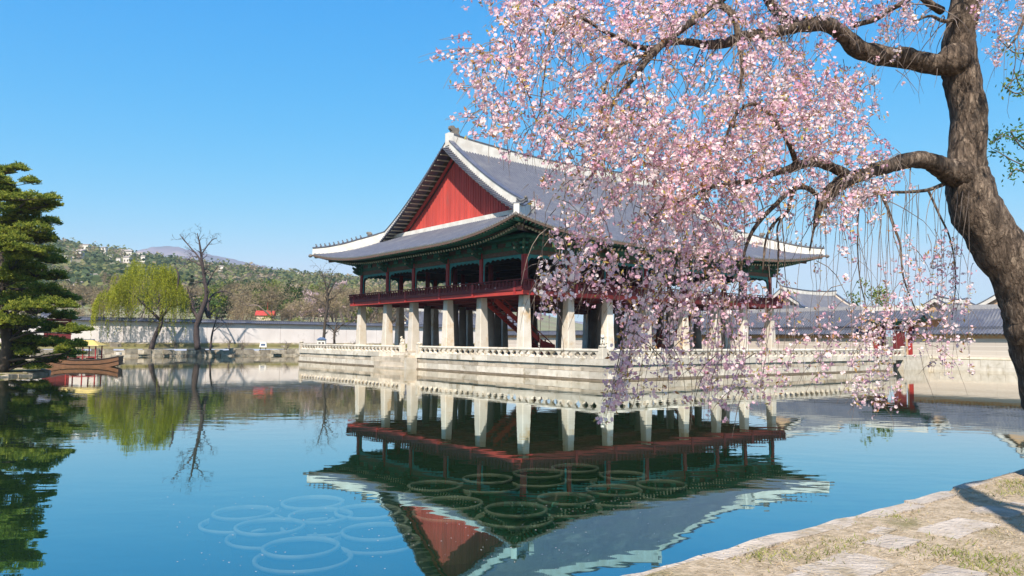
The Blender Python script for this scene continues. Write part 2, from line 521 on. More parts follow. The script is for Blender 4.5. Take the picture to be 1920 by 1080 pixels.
# ---- near bank: kerb stones along the water, a line of granite slabs, dry turf
UB = -34.6
bank = thing('near_bank', None, None, W(UB, V0, 0), ANG)
tag(bank, kind='structure')
u = -40.0
while u < 80:
    far = u > 4.6
    near = -8 < u < 30
    w = rng.uniform(0.9, 1.7) if near else 5.0
    z1 = BANK + (0.07 if far else 0.015) + rng.uniform(-.012, .012)
    y0 = (-0.02 if far else 0.0) + rng.uniform(-.02, .02)
    w_ = w - 0.012
    d = rng.uniform(0.15, 0.25)
    b = MB()
    x0, x1, j = u, u + w_, 0.012
    n = 5 if near else 1
    # uneven upper edge: a few segments along the stone
    for k in range(n):
        a, c = x0 + (x1 - x0) * k / n, x0 + (x1 - x0) * (k + 1) / n
        if k == 0: e0 = [rng.uniform(-j, j) for _ in range(3)]
        e1 = [rng.uniform(-j, j) for _ in range(3)]
        b.hexa([(a, -d, z1 - .5), (c, -d, z1 - .5), (c, y0 + e1[0], -.6), (a, y0 + e0[0], -.6), (a, -d + e0[2], z1 + e0[1] * .5), (c, -d + e1[2], z1 + e1[1] * .5), (c, y0 - .02 + e1[0], z1 + e1[1]), (a, y0 - .02 + e0[0], z1 + e0[1])])
        e0 = e1
    b.build('kerb_stone', M['slab'], bank)
    u += w
# slabs parallel to the water
u = 0.2
while u < 14:
    w = rng.uniform(0.45, 1.15)
    off, wd = 0.62 + rng.uniform(-.07, .07), rng.uniform(0.24, 0.42)
    z = BANK + 0.022 + rng.uniform(-.008, .010)
    b = MB()
    pl = [(u, -off), (u + w * .5, -off + rng.uniform(-.03, .03)), (u + w - .03, -off + rng.uniform(-.03, .03)), (u + w - .02 + rng.uniform(-.04, .02), -off - wd), (u + w * .45, -off - wd + rng.uniform(-.04, .04)), (u + .01, -off - wd + rng.uniform(-.03, .03))]
    b.prism([(x, y, z) for x, y in reversed(pl)], (0, 0, -.12))
    b.build('paving_slab', M['slab'], bank)
    u += w + rng.uniform(0.02, .30)
for (uu, oo, ww, dd) in ((1.35, 1.25, .5, .28), (3.3, 1.3, .34, .22), (5.4, 1.45, .5, .3), (2.3, 0.42, .3, .12)):
    b = MB(); b.prism([(uu, -oo, BANK + .03), (uu + ww * .1, -oo - dd, BANK + .03), (uu + ww, -oo - dd * .9, BANK + .035), (uu + ww * .95, -oo + .05, BANK + .03)], (0, 0, -.1))
    b.build('paving_slab', M['slab'], bank)

# turf surface with small bumps
nu, nv = 90, 36
gu = np.linspace(-4, 16, nu); gv = np.linspace(-0.08, -6.5, nv)
vs = []
for y in gv:
    for x in gu:
        p = mnoise.noise(Vector((x * 1.3, y * 1.3, 0))) * .022 + mnoise.noise(Vector((x * 5, y * 5, 3))) * .010
        vs.append((x, y, BANK + .012 + p + (.06 if x > 4.6 else 0) * max(0, 1 + y / 1.2)))
fs = [(j * nu + i, (j + 1) * nu + i, (j + 1) * nu + i + 1, j * nu + i + 1) for j in range(nv - 1) for i in range(nu - 1)]
mb = MB(); mb.add(vs, fs)
mb.build('turf', M['ground'], bank, smooth=True)

# grass blades: dry straw and a few green tufts
M['blade'] = leaf_mat('grass_blade', [(0.0, (0.30, 0.21, 0.12)), (0.55, (0.55, 0.43, 0.28)), (0.70, (0.28, 0.26, 0.08)), (1.0, (0.15, 0.20, 0.03))], 0.25, 0.9)
GN = 90000
gx = nrs.uniform(-1.2, 12, GN); gy = -np.abs(nrs.uniform(0.05, 3.6, GN))
gr = np.array([mnoise.noise(Vector((x * .9, y * 1.6, 7.3))) + .6 * mnoise.noise(Vector((x * 3.1, y * 3.1, 1.7))) for x, y in zip(gx, gy)])
keep = np.ones(GN, bool)
keep &= ~((gy < -.60) & (gy > -1.0) & (nrs.rand(GN) < .72))
keep &= ~((gy > -.16) & (nrs.rand(GN) < .8))
keep &= (nrs.rand(GN) < np.clip(.55 + gr, .12, 1))
gx, gy, gr = gx[keep], gy[keep], gr[keep]
n = len(gx)
green = (gr + nrs.normal(0, .18, n)) > .30
hgt = nrs.uniform(.006, .022, n) + green * nrs.uniform(.002, .016, n)
ang = nrs.uniform(0, 2 * np.pi, n); wd = nrs.uniform(.002, .0045, n) * (1 + green * .3)
lx, ly = nrs.normal(0, .022, n), nrs.normal(0, .022, n)
dx, dy = np.cos(ang) * wd, np.sin(ang) * wd
zb = BANK + .012 + (gx > 4.6) * .05
V = np.empty((n, 4, 3)); V[:, 0] = np.c_[gx - dx, gy - dy, zb]; V[:, 1] = np.c_[gx + dx, gy + dy, zb]
V[:, 2] = np.c_[gx + lx + dx * .3, gy + ly + dy * .3, zb + hgt]; V[:, 3] = np.c_[gx + lx - dx * .3, gy + ly - dy * .3, zb + hgt]
g = inst('grass', np_mesh('grass', V.reshape(-1, 3), np.arange(4 * n).reshape(-1, 4), np.where(green, nrs.uniform(.62, 1, n), nrs.uniform(0, .6, n)), M['blade']), None, W(UB, V0, 0), ANG)
tag(g, kind='stuff')

# fallen petals and twigs floating on the pond near the bank
M['petal_pale'] = mat('fallen_petal', (0.70, 0.60, 0.60), (0.60, 0.5, 0.5), 9, 0.8)
b = MB()
for k in range(150):
    P = at(rng.uniform(300, 1250), rng.uniform(930, 1075), 1)
    d_ = P - Vector((0, 0, EYE)); P = Vector((0, 0, EYE)) + d_ * (-(EYE - .004) / d_.z)
    s, a = rng.uniform(.006, .014), rng.uniform(0, 6.3)
    b.add([P + Vector((math.cos(a + q) * s, math.sin(a + q) * s * .7, 0)) for q in (0, 1.6, 3.1, 4.7)], [(0, 1, 2, 3)])
tag(b.build('fallen_petals', M['petal_pale']), kind='stuff')

# ---- far and right banks: rough stone embankments
def stone_run(name, label, cat, u0, u1, v0, v1, z0, z1, wmin, wmax, rows, material, depth=0.7, outward=(0, -1), limit=300, jit=.06, piece='stone_block'):
    """A dry-laid row of stones from (u0,v0) to (u1,v1); outward is the water side."""
    t = thing(name, label, cat, W(0, 0, 0), ANG)
    L_ = math.hypot(u1 - u0, v1 - v0)
    ax = ((u1 - u0) / L_, (v1 - v0) / L_)
    rr = random.Random(sum(map(ord, label)) + int(u0 * 3))
    cnt = 0
    for r_ in range(rows):
        za, zb = z0 + (z1 - z0) * r_ / rows, z0 + (z1 - z0) * (r_ + 1) / rows
        s = rr.uniform(-1, 0)
        while s < L_:
            w = rr.uniform(wmin, wmax)
            o = rr.uniform(-jit, jit) + .05 * (rows - 1 - r_)
            def P(a, o_, z): return (u0 + ax[0] * a + outward[0] * o_, v0 + ax[1] * a + outward[1] * o_, z)
            top = zb + (rr.uniform(-jit, jit) if r_ == rows - 1 else -.01)
            j = jit * .5
            q = lambda: rr.uniform(-j, j)
            a0, a1 = s + .01, s + w - .015
            b = MB().hexa([P(a0, -depth, za), P(a1, -depth, za), P(a1 + q() * .3, o + q(), za), P(a0 + q() * .3, o + q(), za), P(a0, -depth, top), P(a1, -depth, top), P(a1, o - .03 + q(), top + q()), P(a0, o - .03 + q(), top + q())])
            b.build(piece, material, t)
            cnt += 1
            s += w
    return t


random.seed(3)
stone_run('stone_embankment', 'long rough stone edging of the far bank below the white wall', 'embankment', -62, 34, V1, V1, -.4, 1.0, .8, 1.9, 2, M['rock'], 0.9, (0, -1), jit=.20)
stone_run('stone_edging', 'low second row of stones on the far bank at the foot of the white wall', 'stone edging', -40, 30, V1 + 3.2, V1 + 3.2, 1.1, 1.85, .9, 2.2, 1, M['rock'], 0.5, (0, -1), jit=.22)
stone_run('stone_embankment', 'smooth pale granite edging of the right bank below the brick wall', 'embankment', U1, U1, 34, -40, -.4, 1.08, 1.4, 2.4, 2, M['granite_pale'], 0.6, (-1, 0), jit=.012)

# grassy terrace of the far bank
mb = MB()
mb.add([W(-95, V1 + .5, BANK + .02), W(U1, V1 + .5, BANK + .02), W(U1, V1 + 3.0, 1.35), W(-95, V1 + 3.0, 1.35)], [(0, 1, 2, 3)])
mb.add([W(-95, V1 + 3.1, 1.8), W(U1, V1 + 3.1, 1.8), W(U1, V1 + 6.2, 2.1), W(-95, V1 + 6.2, 2.1)], [(0, 1, 2, 3)])
mb.add([W(-95, V1 + 3.0, 1.2), W(U1, V1 + 3.0, 1.2), W(U1, V1 + 3.1, 1.8), W(-95, V1 + 3.1, 1.8)], [(0, 1, 2, 3)])
tag(mb.build('far_bank', M['grassland']), kind='structure')
mb = MB()
mb.box(U1 + .6, U1 + 2.4, -60, 60, .6, BANK + .012)
o = mb.build('right_bank', M['grassland'], None, loc=W(0, 0, 0), rotz=ANG); tag(o, kind='structure')

# ---- hills
RIDGE = [(-1400, 412), (-300, 422), (0, 446), (60, 453), (100, 458), (170, 469), (230, 478), (290, 486), (330, 493), (400, 502), (450, 508), (520, 516), (600, 523), (680, 528), (760, 533), (830, 540), (900, 556), (1000, 585), (1100, 610), (1300, 628), (1900, 634)]
def ridge_h(x, Y, tbl):
    px = [q[0] for q in tbl]; py = [q[1] for q in tbl]
    y = np.interp(x, px, py)
    return at(x, float(y), Y).z


def hill_z(px, Y):
    zr = ridge_h(px, 600.0, RIDGE)
    s = min(max((Y - 150) / 450.0, 0), 1)
    bump = mnoise.noise(Vector((px * .012, Y * .02, 0))) * .10 + mnoise.noise(Vector((px * .03, Y * .05, 4))) * .04
    z = 2.0 + (zr - 2.0) * (s ** 1.15) * (1 + bump * (1 - s))
    if Y > 600: z = zr - (Y - 600) * .2
    return z


def polar(px, Y):
    p = at(px, 600, Y)
    return p.x, p.y


M['hill'] = mat('hill_scrub', (0.23, 0.20, 0.12), (0.16, 0.17, 0.085), 0.035, 0.95, 0.3, 0.2, c3=(0.16, 0.115, 0.085), s3=0.02, thr=.5)
M['hill_far'] = mat('far_hill', (0.20, 0.17, 0.20), (0.14, 0.14, 0.16), 0.012, 0.95, 0.4, .03, c3=(0.27, 0.22, 0.22), s3=0.01, thr=.52)
pxs = np.linspace(-1400, 1900, 120); Ys = np.concatenate([np.linspace(150, 600, 30), [640, 760]])
vs = []
for Y in Ys:
    for x in pxs:
        X_, Y_ = polar(x, Y); vs.append((X_, Y_, hill_z(x, Y)))
n = len(pxs)
fs = [(j * n + i, j * n + i + 1, (j + 1) * n + i + 1, (j + 1) * n + i) for j in range(len(Ys) - 1) for i in range(n - 1)]
mb = MB(); mb.add(vs, fs); tag(mb.build('hills', M['hill'], smooth=True), kind='structure')
FAR = [(-600, 520), (150, 500), (230, 478), (262, 467), (285, 463), (310, 461), (330, 463), (345, 468), (380, 475), (430, 485), (470, 494), (510, 503), (560, 512), (640, 530), (800, 560), (1200, 620)]
vs = []
pxs = np.linspace(-600, 1200, 220)
for k, (Y, fr) in enumerate(((1900, 0), (2150, .45), (2350, .8), (2500, 1.0), (2900, .3))):
    for x in pxs:
        X_, Y_ = polar(x, Y)
        z = ridge_h(x, 2500., FAR) * fr * (1 + .02 * mnoise.noise(Vector((x * .08, k, 0))) + .012 * mnoise.noise(Vector((x * .4, k, 0))))
        vs.append((X_, Y_, max(z, 0)))
n = len(pxs)
fs = [(j * n + i, j * n + i + 1, (j + 1) * n + i + 1, (j + 1) * n + i) for j in range(4) for i in range(n - 1)]
mb = MB(); mb.add(vs, fs); tag(mb.build('mountain', M['hill_far'], smooth=True), kind='structure')

# ================================================================== ROOFS
class Roof:
    """Hip-and-gable tiled roof over a column rectangle Lu x Lv (ridge along u)."""
    def __init__(s, Lu, Lv, o, ze, zr, gi, lift, Q, k=.235, inset=.45):
        s.Lu, s.Lv, s.o, s.gi, s.lift, s.Q, s.inset = Lu, Lv, o, gi, lift, Q, inset
        s.T = Lv / 2 + o
        s.a = (zr - ze) / (s.T * (1 - k)); s.b = k * s.a / s.T; s.zr = zr

    def Lh(s, q): return max(0.0, 1 - q / s.Q) ** 2.2
    def edge(s, q): return s.inset * (1 - s.Lh(q))

    def prof(s, e):
        t = s.T - e
        return s.zr - s.a * t + s.b * t * t

    def z(s, e, q): return s.prof(e) + s.lift * s.Lh(q) * max(0.0, 1 - max(e, 0) / (2.15 * s.o)) ** 1.5

    def rl(s, u): return .35 * ((u - s.Lu / 2) / (s.Lu / 2)) ** 2
    # side 0: long side facing -v, 1: long side facing +v, 2: gable end facing -u, 3: gable end facing +u
    def pos(s, side, x, e):
        """x: coordinate along the eave, e: distance in from the tip line."""
        if side < 2:
            q = min(x + s.o, s.Lu + s.o - x)
            z = s.z(e, q) + s.rl(x) * max(0, (e - 6) / max(s.T - 6, .1)) ** 2
            return Vector((x, -s.o + e if side == 0 else s.Lv + s.o - e, z))
        q = min(x + s.o, s.Lv + s.o - x)
        return Vector((-s.o + e if side == 2 else s.Lu + s.o - e, x, s.z(e, q)))

    def q(s, side, x): return min(x + s.o, (s.Lu if side < 2 else s.Lv) + s.o - x)

    def rows(s, side, sp):
        """(x, e0, e1) of every tile row on a side."""
        L_ = s.Lu if side < 2 else s.Lv
        lo, hi = -s.o + .12, L_ + s.o - .12
        n = int((hi - lo) / sp)
        out = []
        for i in range(n + 1):
            x = lo + (hi - lo) * i / n
            q = s.q(side, x)
            e0 = s.edge(q)
            if side < 2:
                e1 = s.T if s.gi <= x <= L_ - s.gi else q
            else:
                e1 = min(q, s.gi + s.o + .85)
            if e1 - e0 > .15: out.append((x, e0, e1))
        return out

    def tiles(s, parent, sp, r, nseg=9, deck=True, ends=True, pre=''):
        rowsV, deckb, endb = MB(), MB(), MB()
        for side in range(4):
            prev = None
            for x, e0, e1 in s.rows(side, sp):
                m = max(2, int(nseg * (e1 - e0) / s.T) + 2)
                pts = [s.pos(side, x, e0 + (e1 - e0) * i / (m - 1)) for i in range(m)]
                sv = Vector((1, 0, 0)) if side < 2 else Vector((0, 1, 0))
                base = len(rowsV.v)
                for i, p in enumerate(pts):
                    t = (pts[min(i + 1, m - 1)] - pts[max(i - 1, 0)]).normalized()
                    nn = sv.cross(t)
                    if nn.z < 0: nn = -nn
                    for k in range(5):
                        a = math.pi * k / 4
                        rowsV.v.append(tuple(p + sv * (r * math.cos(a)) + nn * (r * 1.05 * math.sin(a) - .01)))
                for i in range(m - 1):
                    for k in range(4):
                        rowsV.f.append((base + i * 5 + k, base + i * 5 + k + 1, base + i * 5 + 6 + k, base + i * 5 + 5 + k)); rowsV.m.append(0)
                if ends:
                    p = pts[0]; t = (pts[1] - pts[0]).normalized(); nn = sv.cross(t)
                    if nn.z < 0: nn = -nn
                    c = p - t * .015 + nn * .0
                    endb.add([c + sv * (r * 1.12 * math.cos(a)) + nn * (r * 1.12 * math.sin(a) - .01) for a in [math.pi * 2 * k / 8 for k in range(8)]], [tuple(range(8))])
                md = 10
                dk = [s.pos(side, x, e0 + (e1 - e0) * i / (md - 1)) for i in range(md)]
                if prev and not (side < 2 and (abs((prev[1] - e1)) > s.T * .3)):
                    b0 = len(deckb.v)
                    for dz in (-.02, -.20):
                        deckb.v += [tuple(p + Vector((0, 0, dz))) for p in prev[0]] + [tuple(p + Vector((0, 0, dz))) for p in dk]
                    for i in range(md - 1):
                        for lay in (0, 2 * md):
                            deckb.f.append((b0 + lay + i, b0 + lay + md + i, b0 + lay + md + i + 1, b0 + lay + i + 1)); deckb.m.append(0 if lay == 0 else 1)
                    deckb.f.append((b0, b0 + md, b0 + 3 * md, b0 + 2 * md)); deckb.m.append(1)
                prev = (dk, e1)
        tag(rowsV.build(pre + 'tile_rows', M['tile_row'], parent, smooth=True), kind='stuff')
        if ends: tag(endb.build(pre + 'tile_ends', M['tile_end'], parent), kind='stuff')
        deckb.build(pre + 'roof_deck', [M['tile'], M['soffit']], parent)


M['soffit'] = mat('soffit_boards', (0.12, 0.085, 0.05), (0.08, 0.09, 0.055), 2.5, 0.8)

# ================================================================== PAVILION
PAV = thing('pavilion', 'large two-storey pavilion on tall stone pillars with red gable and grey tiled hip roof', 'pavilion', C0, ANG)
us = [0]
for d in (4.791, 4.578, 4.897, 5.275, 4.897, 4.578, 4.791): us.append(us[-1] + d)
vv = [0]
for d in (5.862, 5.314, 6.148, 5.314, 5.862): vv.append(vv[-1] + d)
LU, LVV = us[-1], vv[-1]
ISL = 1.5                                       # terrace paving level
PT = 6.36                                       # pillar tops

# stone pillars: square tapered outside, round inside
b = MB()
def frust(b, w0, w1, z0, z1, ch=.12):
    def ring(w, z):
        h, c = w / 2, w * ch
        return [(-h + c, -h, z), (h - c, -h, z), (h, -h + c, z), (h, h - c, z), (h - c, h, z), (-h + c, h, z), (-h, h - c, z), (-h, -h + c, z)]
    vs = ring(w0, z0) + ring(w1, z1)
    fs = [tuple(reversed(range(8))), tuple(range(8, 16))] + [(k, (k + 1) % 8, 8 + (k + 1) % 8, 8 + k) for k in range(8)]
    b.add(vs, fs)
frust(b, .96, .66, 0, PT - ISL, .06)
outer_me = b.mesh('stone_pillar', M['pillar'])
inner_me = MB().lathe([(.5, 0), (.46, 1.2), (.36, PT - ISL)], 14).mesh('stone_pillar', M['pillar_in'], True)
base_me = MB().box(-.62, .62, -.62, .62, -.1, .14).mesh('pillar_base', M['granite'])
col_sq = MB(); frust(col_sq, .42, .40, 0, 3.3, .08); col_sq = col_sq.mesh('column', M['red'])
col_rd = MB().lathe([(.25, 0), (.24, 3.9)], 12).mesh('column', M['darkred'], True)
for i, u in enumerate(us):
    for j, v in enumerate(vv):
        outer = i in (0, 7) or j in (0, 5)
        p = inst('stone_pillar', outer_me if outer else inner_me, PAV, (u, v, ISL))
        inst('pillar_base', base_me, p, (0, 0, 0))
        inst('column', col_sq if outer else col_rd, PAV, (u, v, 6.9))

# upper floor: girders, joists, boards
g = MB()
for u in us: g.box(u - .2, u + .2, -.2, LVV + .2, PT + .002, PT + .36)
b2 = MB()
for v in vv: b2.box(-.2, LU + .2, v - .2, v + .2, PT + .004, PT + .34)
g.build('floor_girder', M['darkred'], PAV)
b2.build('floor_girder', M['darkred'], PAV)
MB().box(-.86, LU + .86, -.86, LVV + .86, PT + .42, PT + .52).build('floor_boards', M['darkwood'], PAV)
j = MB()
x = -.5
while x < LU:
    j.box(x, x + .14, -.84, LVV + .84, PT + .28, PT + .415); x += .9
tag(j.build('floor_joists', M['darkred'], PAV), kind='stuff')
O_ = .92
sides = [('v0', Vector((-O_, -O_, 0)), Vector((1, 0, 0)), LU + 2 * O_, Vector((0, -1, 0))), ('u0', Vector((-O_, LVV + O_, 0)), Vector((0, -1, 0)), LVV + 2 * O_, Vector((-1, 0, 0))),
         ('v1', Vector((LU + O_, LVV + O_, 0)), Vector((-1, 0, 0)), LU + 2 * O_, Vector((0, 1, 0))), ('u1', Vector((LU + O_, -O_, 0)), Vector((0, 1, 0)), LVV + 2 * O_, Vector((1, 0, 0)))]
bal_me = MB()
# a railing post of the upper floor: flat board swelling outward to carry the handrail
bal_me.prism([(0, -.045, 0), (0, -.045, .52), (-.05, -.045, .60), (-.16, -.045, .66), (-.16, -.045, .60), (-.09, -.045, .5), (-.07, -.045, 0)], (0, .09, 0))
bal_me = bal_me.mesh('baluster', M['darkred'])
for nm, o, d, L_, out in sides:
    rot = math.atan2(-out.y, -out.x)
    f = MB()
    f.bar(o + Vector((0, 0, PT + .17)), o + d * L_ + Vector((0, 0, PT + .17)), .10, .34)
    fascia = f.build('fascia_board', M['red_bright'], PAV)
    # pendant boards of the fascia: vertical planks proud of the beam
    f = MB()
    f.bar(o + out * .07 + Vector((0, 0, PT + .50)), o + out * .07 + d * L_ + Vector((0, 0, PT + .50)), .09, .30)
    rail = f.build('railing', M['darkred'], PAV)
    h = MB().tube([o + out * .22 + Vector((0, 0, PT + 1.19)), o + out * .22 + d * L_ + Vector((0, 0, PT + 1.19))], .05, 8)
    h.build('handrail', M['darkred'], rail)
    h = MB().bar(o + out * .05 + Vector((0, 0, PT + 1.02)), o + out * .05 + d * L_ + Vector((0, 0, PT + 1.02)), .06, .05)
    h.bar(o + out * .05 + Vector((0, 0, PT + .70)), o + out * .05 + d * L_ + Vector((0, 0, PT + .70)), .09, .06)
    h.bar(o + out * .02 + Vector((0, 0, PT + .86)), o + out * .02 + d * L_ + Vector((0, 0, PT + .86)), .025, .28)
    h.build('rail_panel', M['darkred'], rail)
    n = int(L_ / .46)
    for k in range(n + 1):
        p = o + d * (L_ * k / n) + out * .07 + Vector((0, 0, PT + .56))
        inst('baluster', bal_me, rail, p, rot)
# big posts of the railing at each column
for u in us:
    for v in (-.92, LVV + .92):
        MB().box(u - .13, u + .13, v - .13, v + .13, PT - .02, PT + 1.10).build('railing_post', M['red'], PAV)
for v in vv:
    for u in (-.92, LU + .92):
        MB().box(u - .13, u + .13, v - .13, v + .13, PT - .02, PT + 1.10).build('railing_post', M['red'], PAV)

# lintels, scalloped teal frames in every bay, bracket wings, purlins
ZL = 9.72
def sidebays():
    for k in range(7):
        yield Vector((us[k], 0, 0)), Vector((us[k + 1], 0, 0)), Vector((0, -1, 0))
        yield Vector((us[k], LVV, 0)), Vector((us[k + 1], LVV, 0)), Vector((0, 1, 0))
    for k in range(5):
        yield Vector((0, vv[k], 0)), Vector((0, vv[k + 1], 0)), Vector((-1, 0, 0))
        yield Vector((LU, vv[k], 0)), Vector((LU, vv[k + 1], 0)), Vector((1, 0, 0))
for a, c, out in sidebays():
    d = (c - a).normalized(); L_ = (c - a).length
    # scalloped frame
    x0, x1 = .21, L_ - .21
    up = [(x0, ZL), (x0, 7.2), (x0 + .13, 7.2), (x0 + .13, ZL - .72), (x0 + .2, ZL - .52)]
    nsc = 7
    for k in range(nsc):
        xa = x0 + .32 + (x1 - x0 - .64) * k / nsc; xb = x0 + .32 + (x1 - x0 - .64) * (k + 1) / nsc
        dep = .30 if k in (0, nsc - 1) else .22
        up += [(xa, ZL - dep - .1), (xa + (xb - xa) * .25, ZL - dep), (xa + (xb - xa) * .5, ZL - dep + .03), (xa + (xb - xa) * .75, ZL - dep)]
    up += [(x1 - .32, ZL - .4), (x1 - .2, ZL - .52), (x1 - .13, ZL - .72), (x1 - .13, 7.2), (x1, 7.2), (x1, ZL)]
    # split as quads strips is unnecessary: n-gon outline extruded
    poly = [a + d * x + Vector((0, 0, z)) - out * .04 for x, z in up]
    MB().prism(poly, out * .08).build('bay_frame', M['teal'], PAV)
    # lintel beam and painted band
    MB().bar(a + d * .2 + Vector((0, 0, ZL + .19)), c - d * .2 + Vector((0, 0, ZL + .19)), .30, .36).build('lintel', M['brown'], PAV)
    MB().bar(a + Vector((0, 0, ZL + .55)), c + Vector((0, 0, ZL + .55)), .26, .32).build('tie_beam', M['green'], PAV)
    MB().bar(a + Vector((0, 0, ZL + .95)), c + Vector((0, 0, ZL + .95)), .10, .46).build('wall_panel', M['brown'], PAV)
    MB().bar(a + Vector((0, 0, ZL + 1.19)), c + Vector((0, 0, ZL + 1.19)), .24, .22).build('purlin_beam', M['green'], PAV)
    MB().tube([a + Vector((0, 0, ZL + 1.52)), c + Vector((0, 0, ZL + 1.52))], .23, 10).build('purlin', M['green2'], PAV, smooth=True)
    for x in (L_ * .33, L_ * .67):       # carved flower boards between the beams
        s_ = [(-.32, 0), (.32, 0), (.42, .1), (.30, .2), (.40, .3), (.24, .36), (-.24, .36), (-.40, .3), (-.30, .2), (-.42, .1)]
        MB().prism([a + d * (x + q) + Vector((0, 0, ZL + .74 + z)) + out * .06 for q, z in s_], out * .12).build('flower_board', M['green2'], PAV)
wing = [(-.1, 0), (.30, 0), (.62, .08), (.95, .25), (1.12, .46), (.98, .43), (.66, .37), (.92, .54), (1.16, .76), (1.20, .90), (.95, .80), (.62, .77), (.78, .95), (.80, 1.15), (.5, 1.25), (-.1, 1.25)]
def wings(c, out, w=.18):
    s_ = Vector((-out.y, out.x, 0))
    o = MB().prism([c + out * x + Vector((0, 0, ZL - .02 + z)) - s_ * w / 2 for x, z in wing], s_ * w).build('bracket', M['green'], PAV)
    for z, q in ((.45, .30), (.86, .42)):
        MB().bar(c + out * .42 - s_ * q + Vector((0, 0, ZL + z)), c + out * .42 + s_ * q + Vector((0, 0, ZL + z)), .14, .16).build('bracket_arm', M['green2'], o)
    MB().box(c.x + out.x * 1.06 - .06, c.x + out.x * 1.06 + .06, c.y + out.y * 1.06 - .06, c.y + out.y * 1.06 + .06, ZL + .34, ZL + .47).build('bracket_tip', M['cream'], o)
for u in us[1:-1]:
    wings(Vector((u, 0, 0)), Vector((0, -1, 0))); wings(Vector((u, LVV, 0)), Vector((0, 1, 0)))
for v in vv[1:-1]:
    wings(Vector((0, v, 0)), Vector((-1, 0, 0))); wings(Vector((LU, v, 0)), Vector((1, 0, 0)))
for u, v in ((0, 0), (LU, 0), (0, LVV), (LU, LVV)):
    su, sv_ = (-1 if u == 0 else 1), (-1 if v == 0 else 1)
    for out in (Vector((su, 0, 0)), Vector((0, sv_, 0)), Vector((su, sv_, 0)).normalized()):
        wings(Vector((u, v, 0)), out)
    MB().box(u - .27, u + .27, v - .27, v + .27, ZL + .02, ZL + 1.2).build('column_head', M['green2'], PAV)
# ceiling
MB().box(.2, LU - .2, .2, LVV - .2, ZL + .9, ZL + 1.0).build('ceiling', M['darkwood'], PAV)
c = MB()
for u in us[1:-1]: c.box(u - .18, u + .18, .2, LVV - .2, ZL + .25, ZL + .75)
for v in vv[1:-1]: c.box(.2, LU - .2, v - .16, v + .16, ZL + .3, ZL + .7)
c.build('ceiling_beam', M['darkwood'], PAV)
# lifted lattice doors and screens of the inner rooms
for u0, u1 in zip(us[1:-2], us[2:-1]):
    for v in (vv[1], vv[4]):
        MB().box(u0 + .3, u1 - .3, v - .04, v + .04, ZL - .55, ZL + .2).build('inner_panel', M['darkwood'], PAV)

# ---- the roof
RF = Roof(LU, LVV, 4.15, 10.78, 21.35, 1.9, 1.40, 13.0)
RF.tiles(PAV, .34, .10)
# rafters
def rafter_line(side, x, e_out, e_in, dz_out, dz_in):
    q = RF.q(side, x)
    L_ = LU if side < 2 else LVV
    if q < e_in:
        q2 = e_in + (q - e_in) * .12
        x2 = -RF.o + q2 if x < L_ / 2 else L_ + RF.o - q2
    else:
        x2 = x
    a = RF.pos(side, x, e_out); c_ = RF.pos(side, x2, e_in)
    # fan: run from the eave point toward the inner point, but start at e_out
    return a + Vector((0, 0, dz_out)), c_ + Vector((0, 0, dz_in))
hid_r, hid_f = MB(), MB()
for side in range(4):
    L_ = LU if side < 2 else LVV
    n = int((L_ + 2 * RF.o - .6) / .43)
    for k in range(n + 1):
        x = -RF.o + .3 + (L_ + 2 * RF.o - .6) * k / n
        q = RF.q(side, x); e0 = RF.edge(q)
        a, c_ = rafter_line(side, x, e0 + .12, 6.2, -.27, -1.25)
        # flying rafter
        fe = a + (c_ - a) * .42; fe.z = a.z + .22
        r0 = a + (c_ - a) * .20; r0.z = a.z - .27
        if side in (0, 2):
            f = MB().bar(a, fe, .12, .14)
            f.m[0] = 1
            f.build('flying_rafter', [M['green2'], M['cream']], PAV)
            MB().tube([r0, c_], .105, 8, 0, 1).build('rafter', [M['green'], M['cream']], PAV, smooth=False)
        else:
            hid_f.bar(a, fe, .11, .13); hid_r.tube([r0, c_], .085, 6)
tag(hid_f.build('flying_rafters', M['green2'], PAV), kind='stuff')
tag(hid_r.build('rafters', M['green'], PAV), kind='stuff')
# eave boards following the curve
for side in range(4):
    L_ = LU if side < 2 else LVV
    xs = np.linspace(-RF.o + .05, L_ + RF.o - .05, 60)
    pa = [RF.pos(side, x, RF.edge(RF.q(side, x)) + .03) for x in xs]
    MB().sweep(pa, .10, -.26, -.09).build('eave_board', M['brown'], PAV)
    pa = [RF.pos(side, x, RF.edge(RF.q(side, x)) + 1.30) for x in xs if 1.5 < RF.q(side, x)]
    for p_ in pa: p_.z = p_.z - .55
    MB().sweep(pa, .10, -.16, -.05).build('eave_board', M['brown'], PAV)
# corner (hip) rafters
for cu, cv, su, sv_ in ((0, 0, -1, -1), (LU, 0, 1, -1), (0, LVV, -1, 1), (LU, LVV, 1, 1)):
    tip = RF.z(0, 0)
    a = Vector((cu + su * 3.9, cv + sv_ * 3.9, tip - .36)); c_ = Vector((cu - su * 2, cv - sv_ * 2, RF.prof(6.15) - 1.3))
    MB().bar(a, c_, .30, .30).build('hip_rafter', M['green2'], PAV)
    a2 = Vector((cu + su * 2.75, cv + sv_ * 2.75, RF.z(1.4, 1.4) - .85))
    MB().bar(a2, c_ - Vector((0, 0, .25)), .34, .34).build('hip_rafter', M['brown'], PAV)

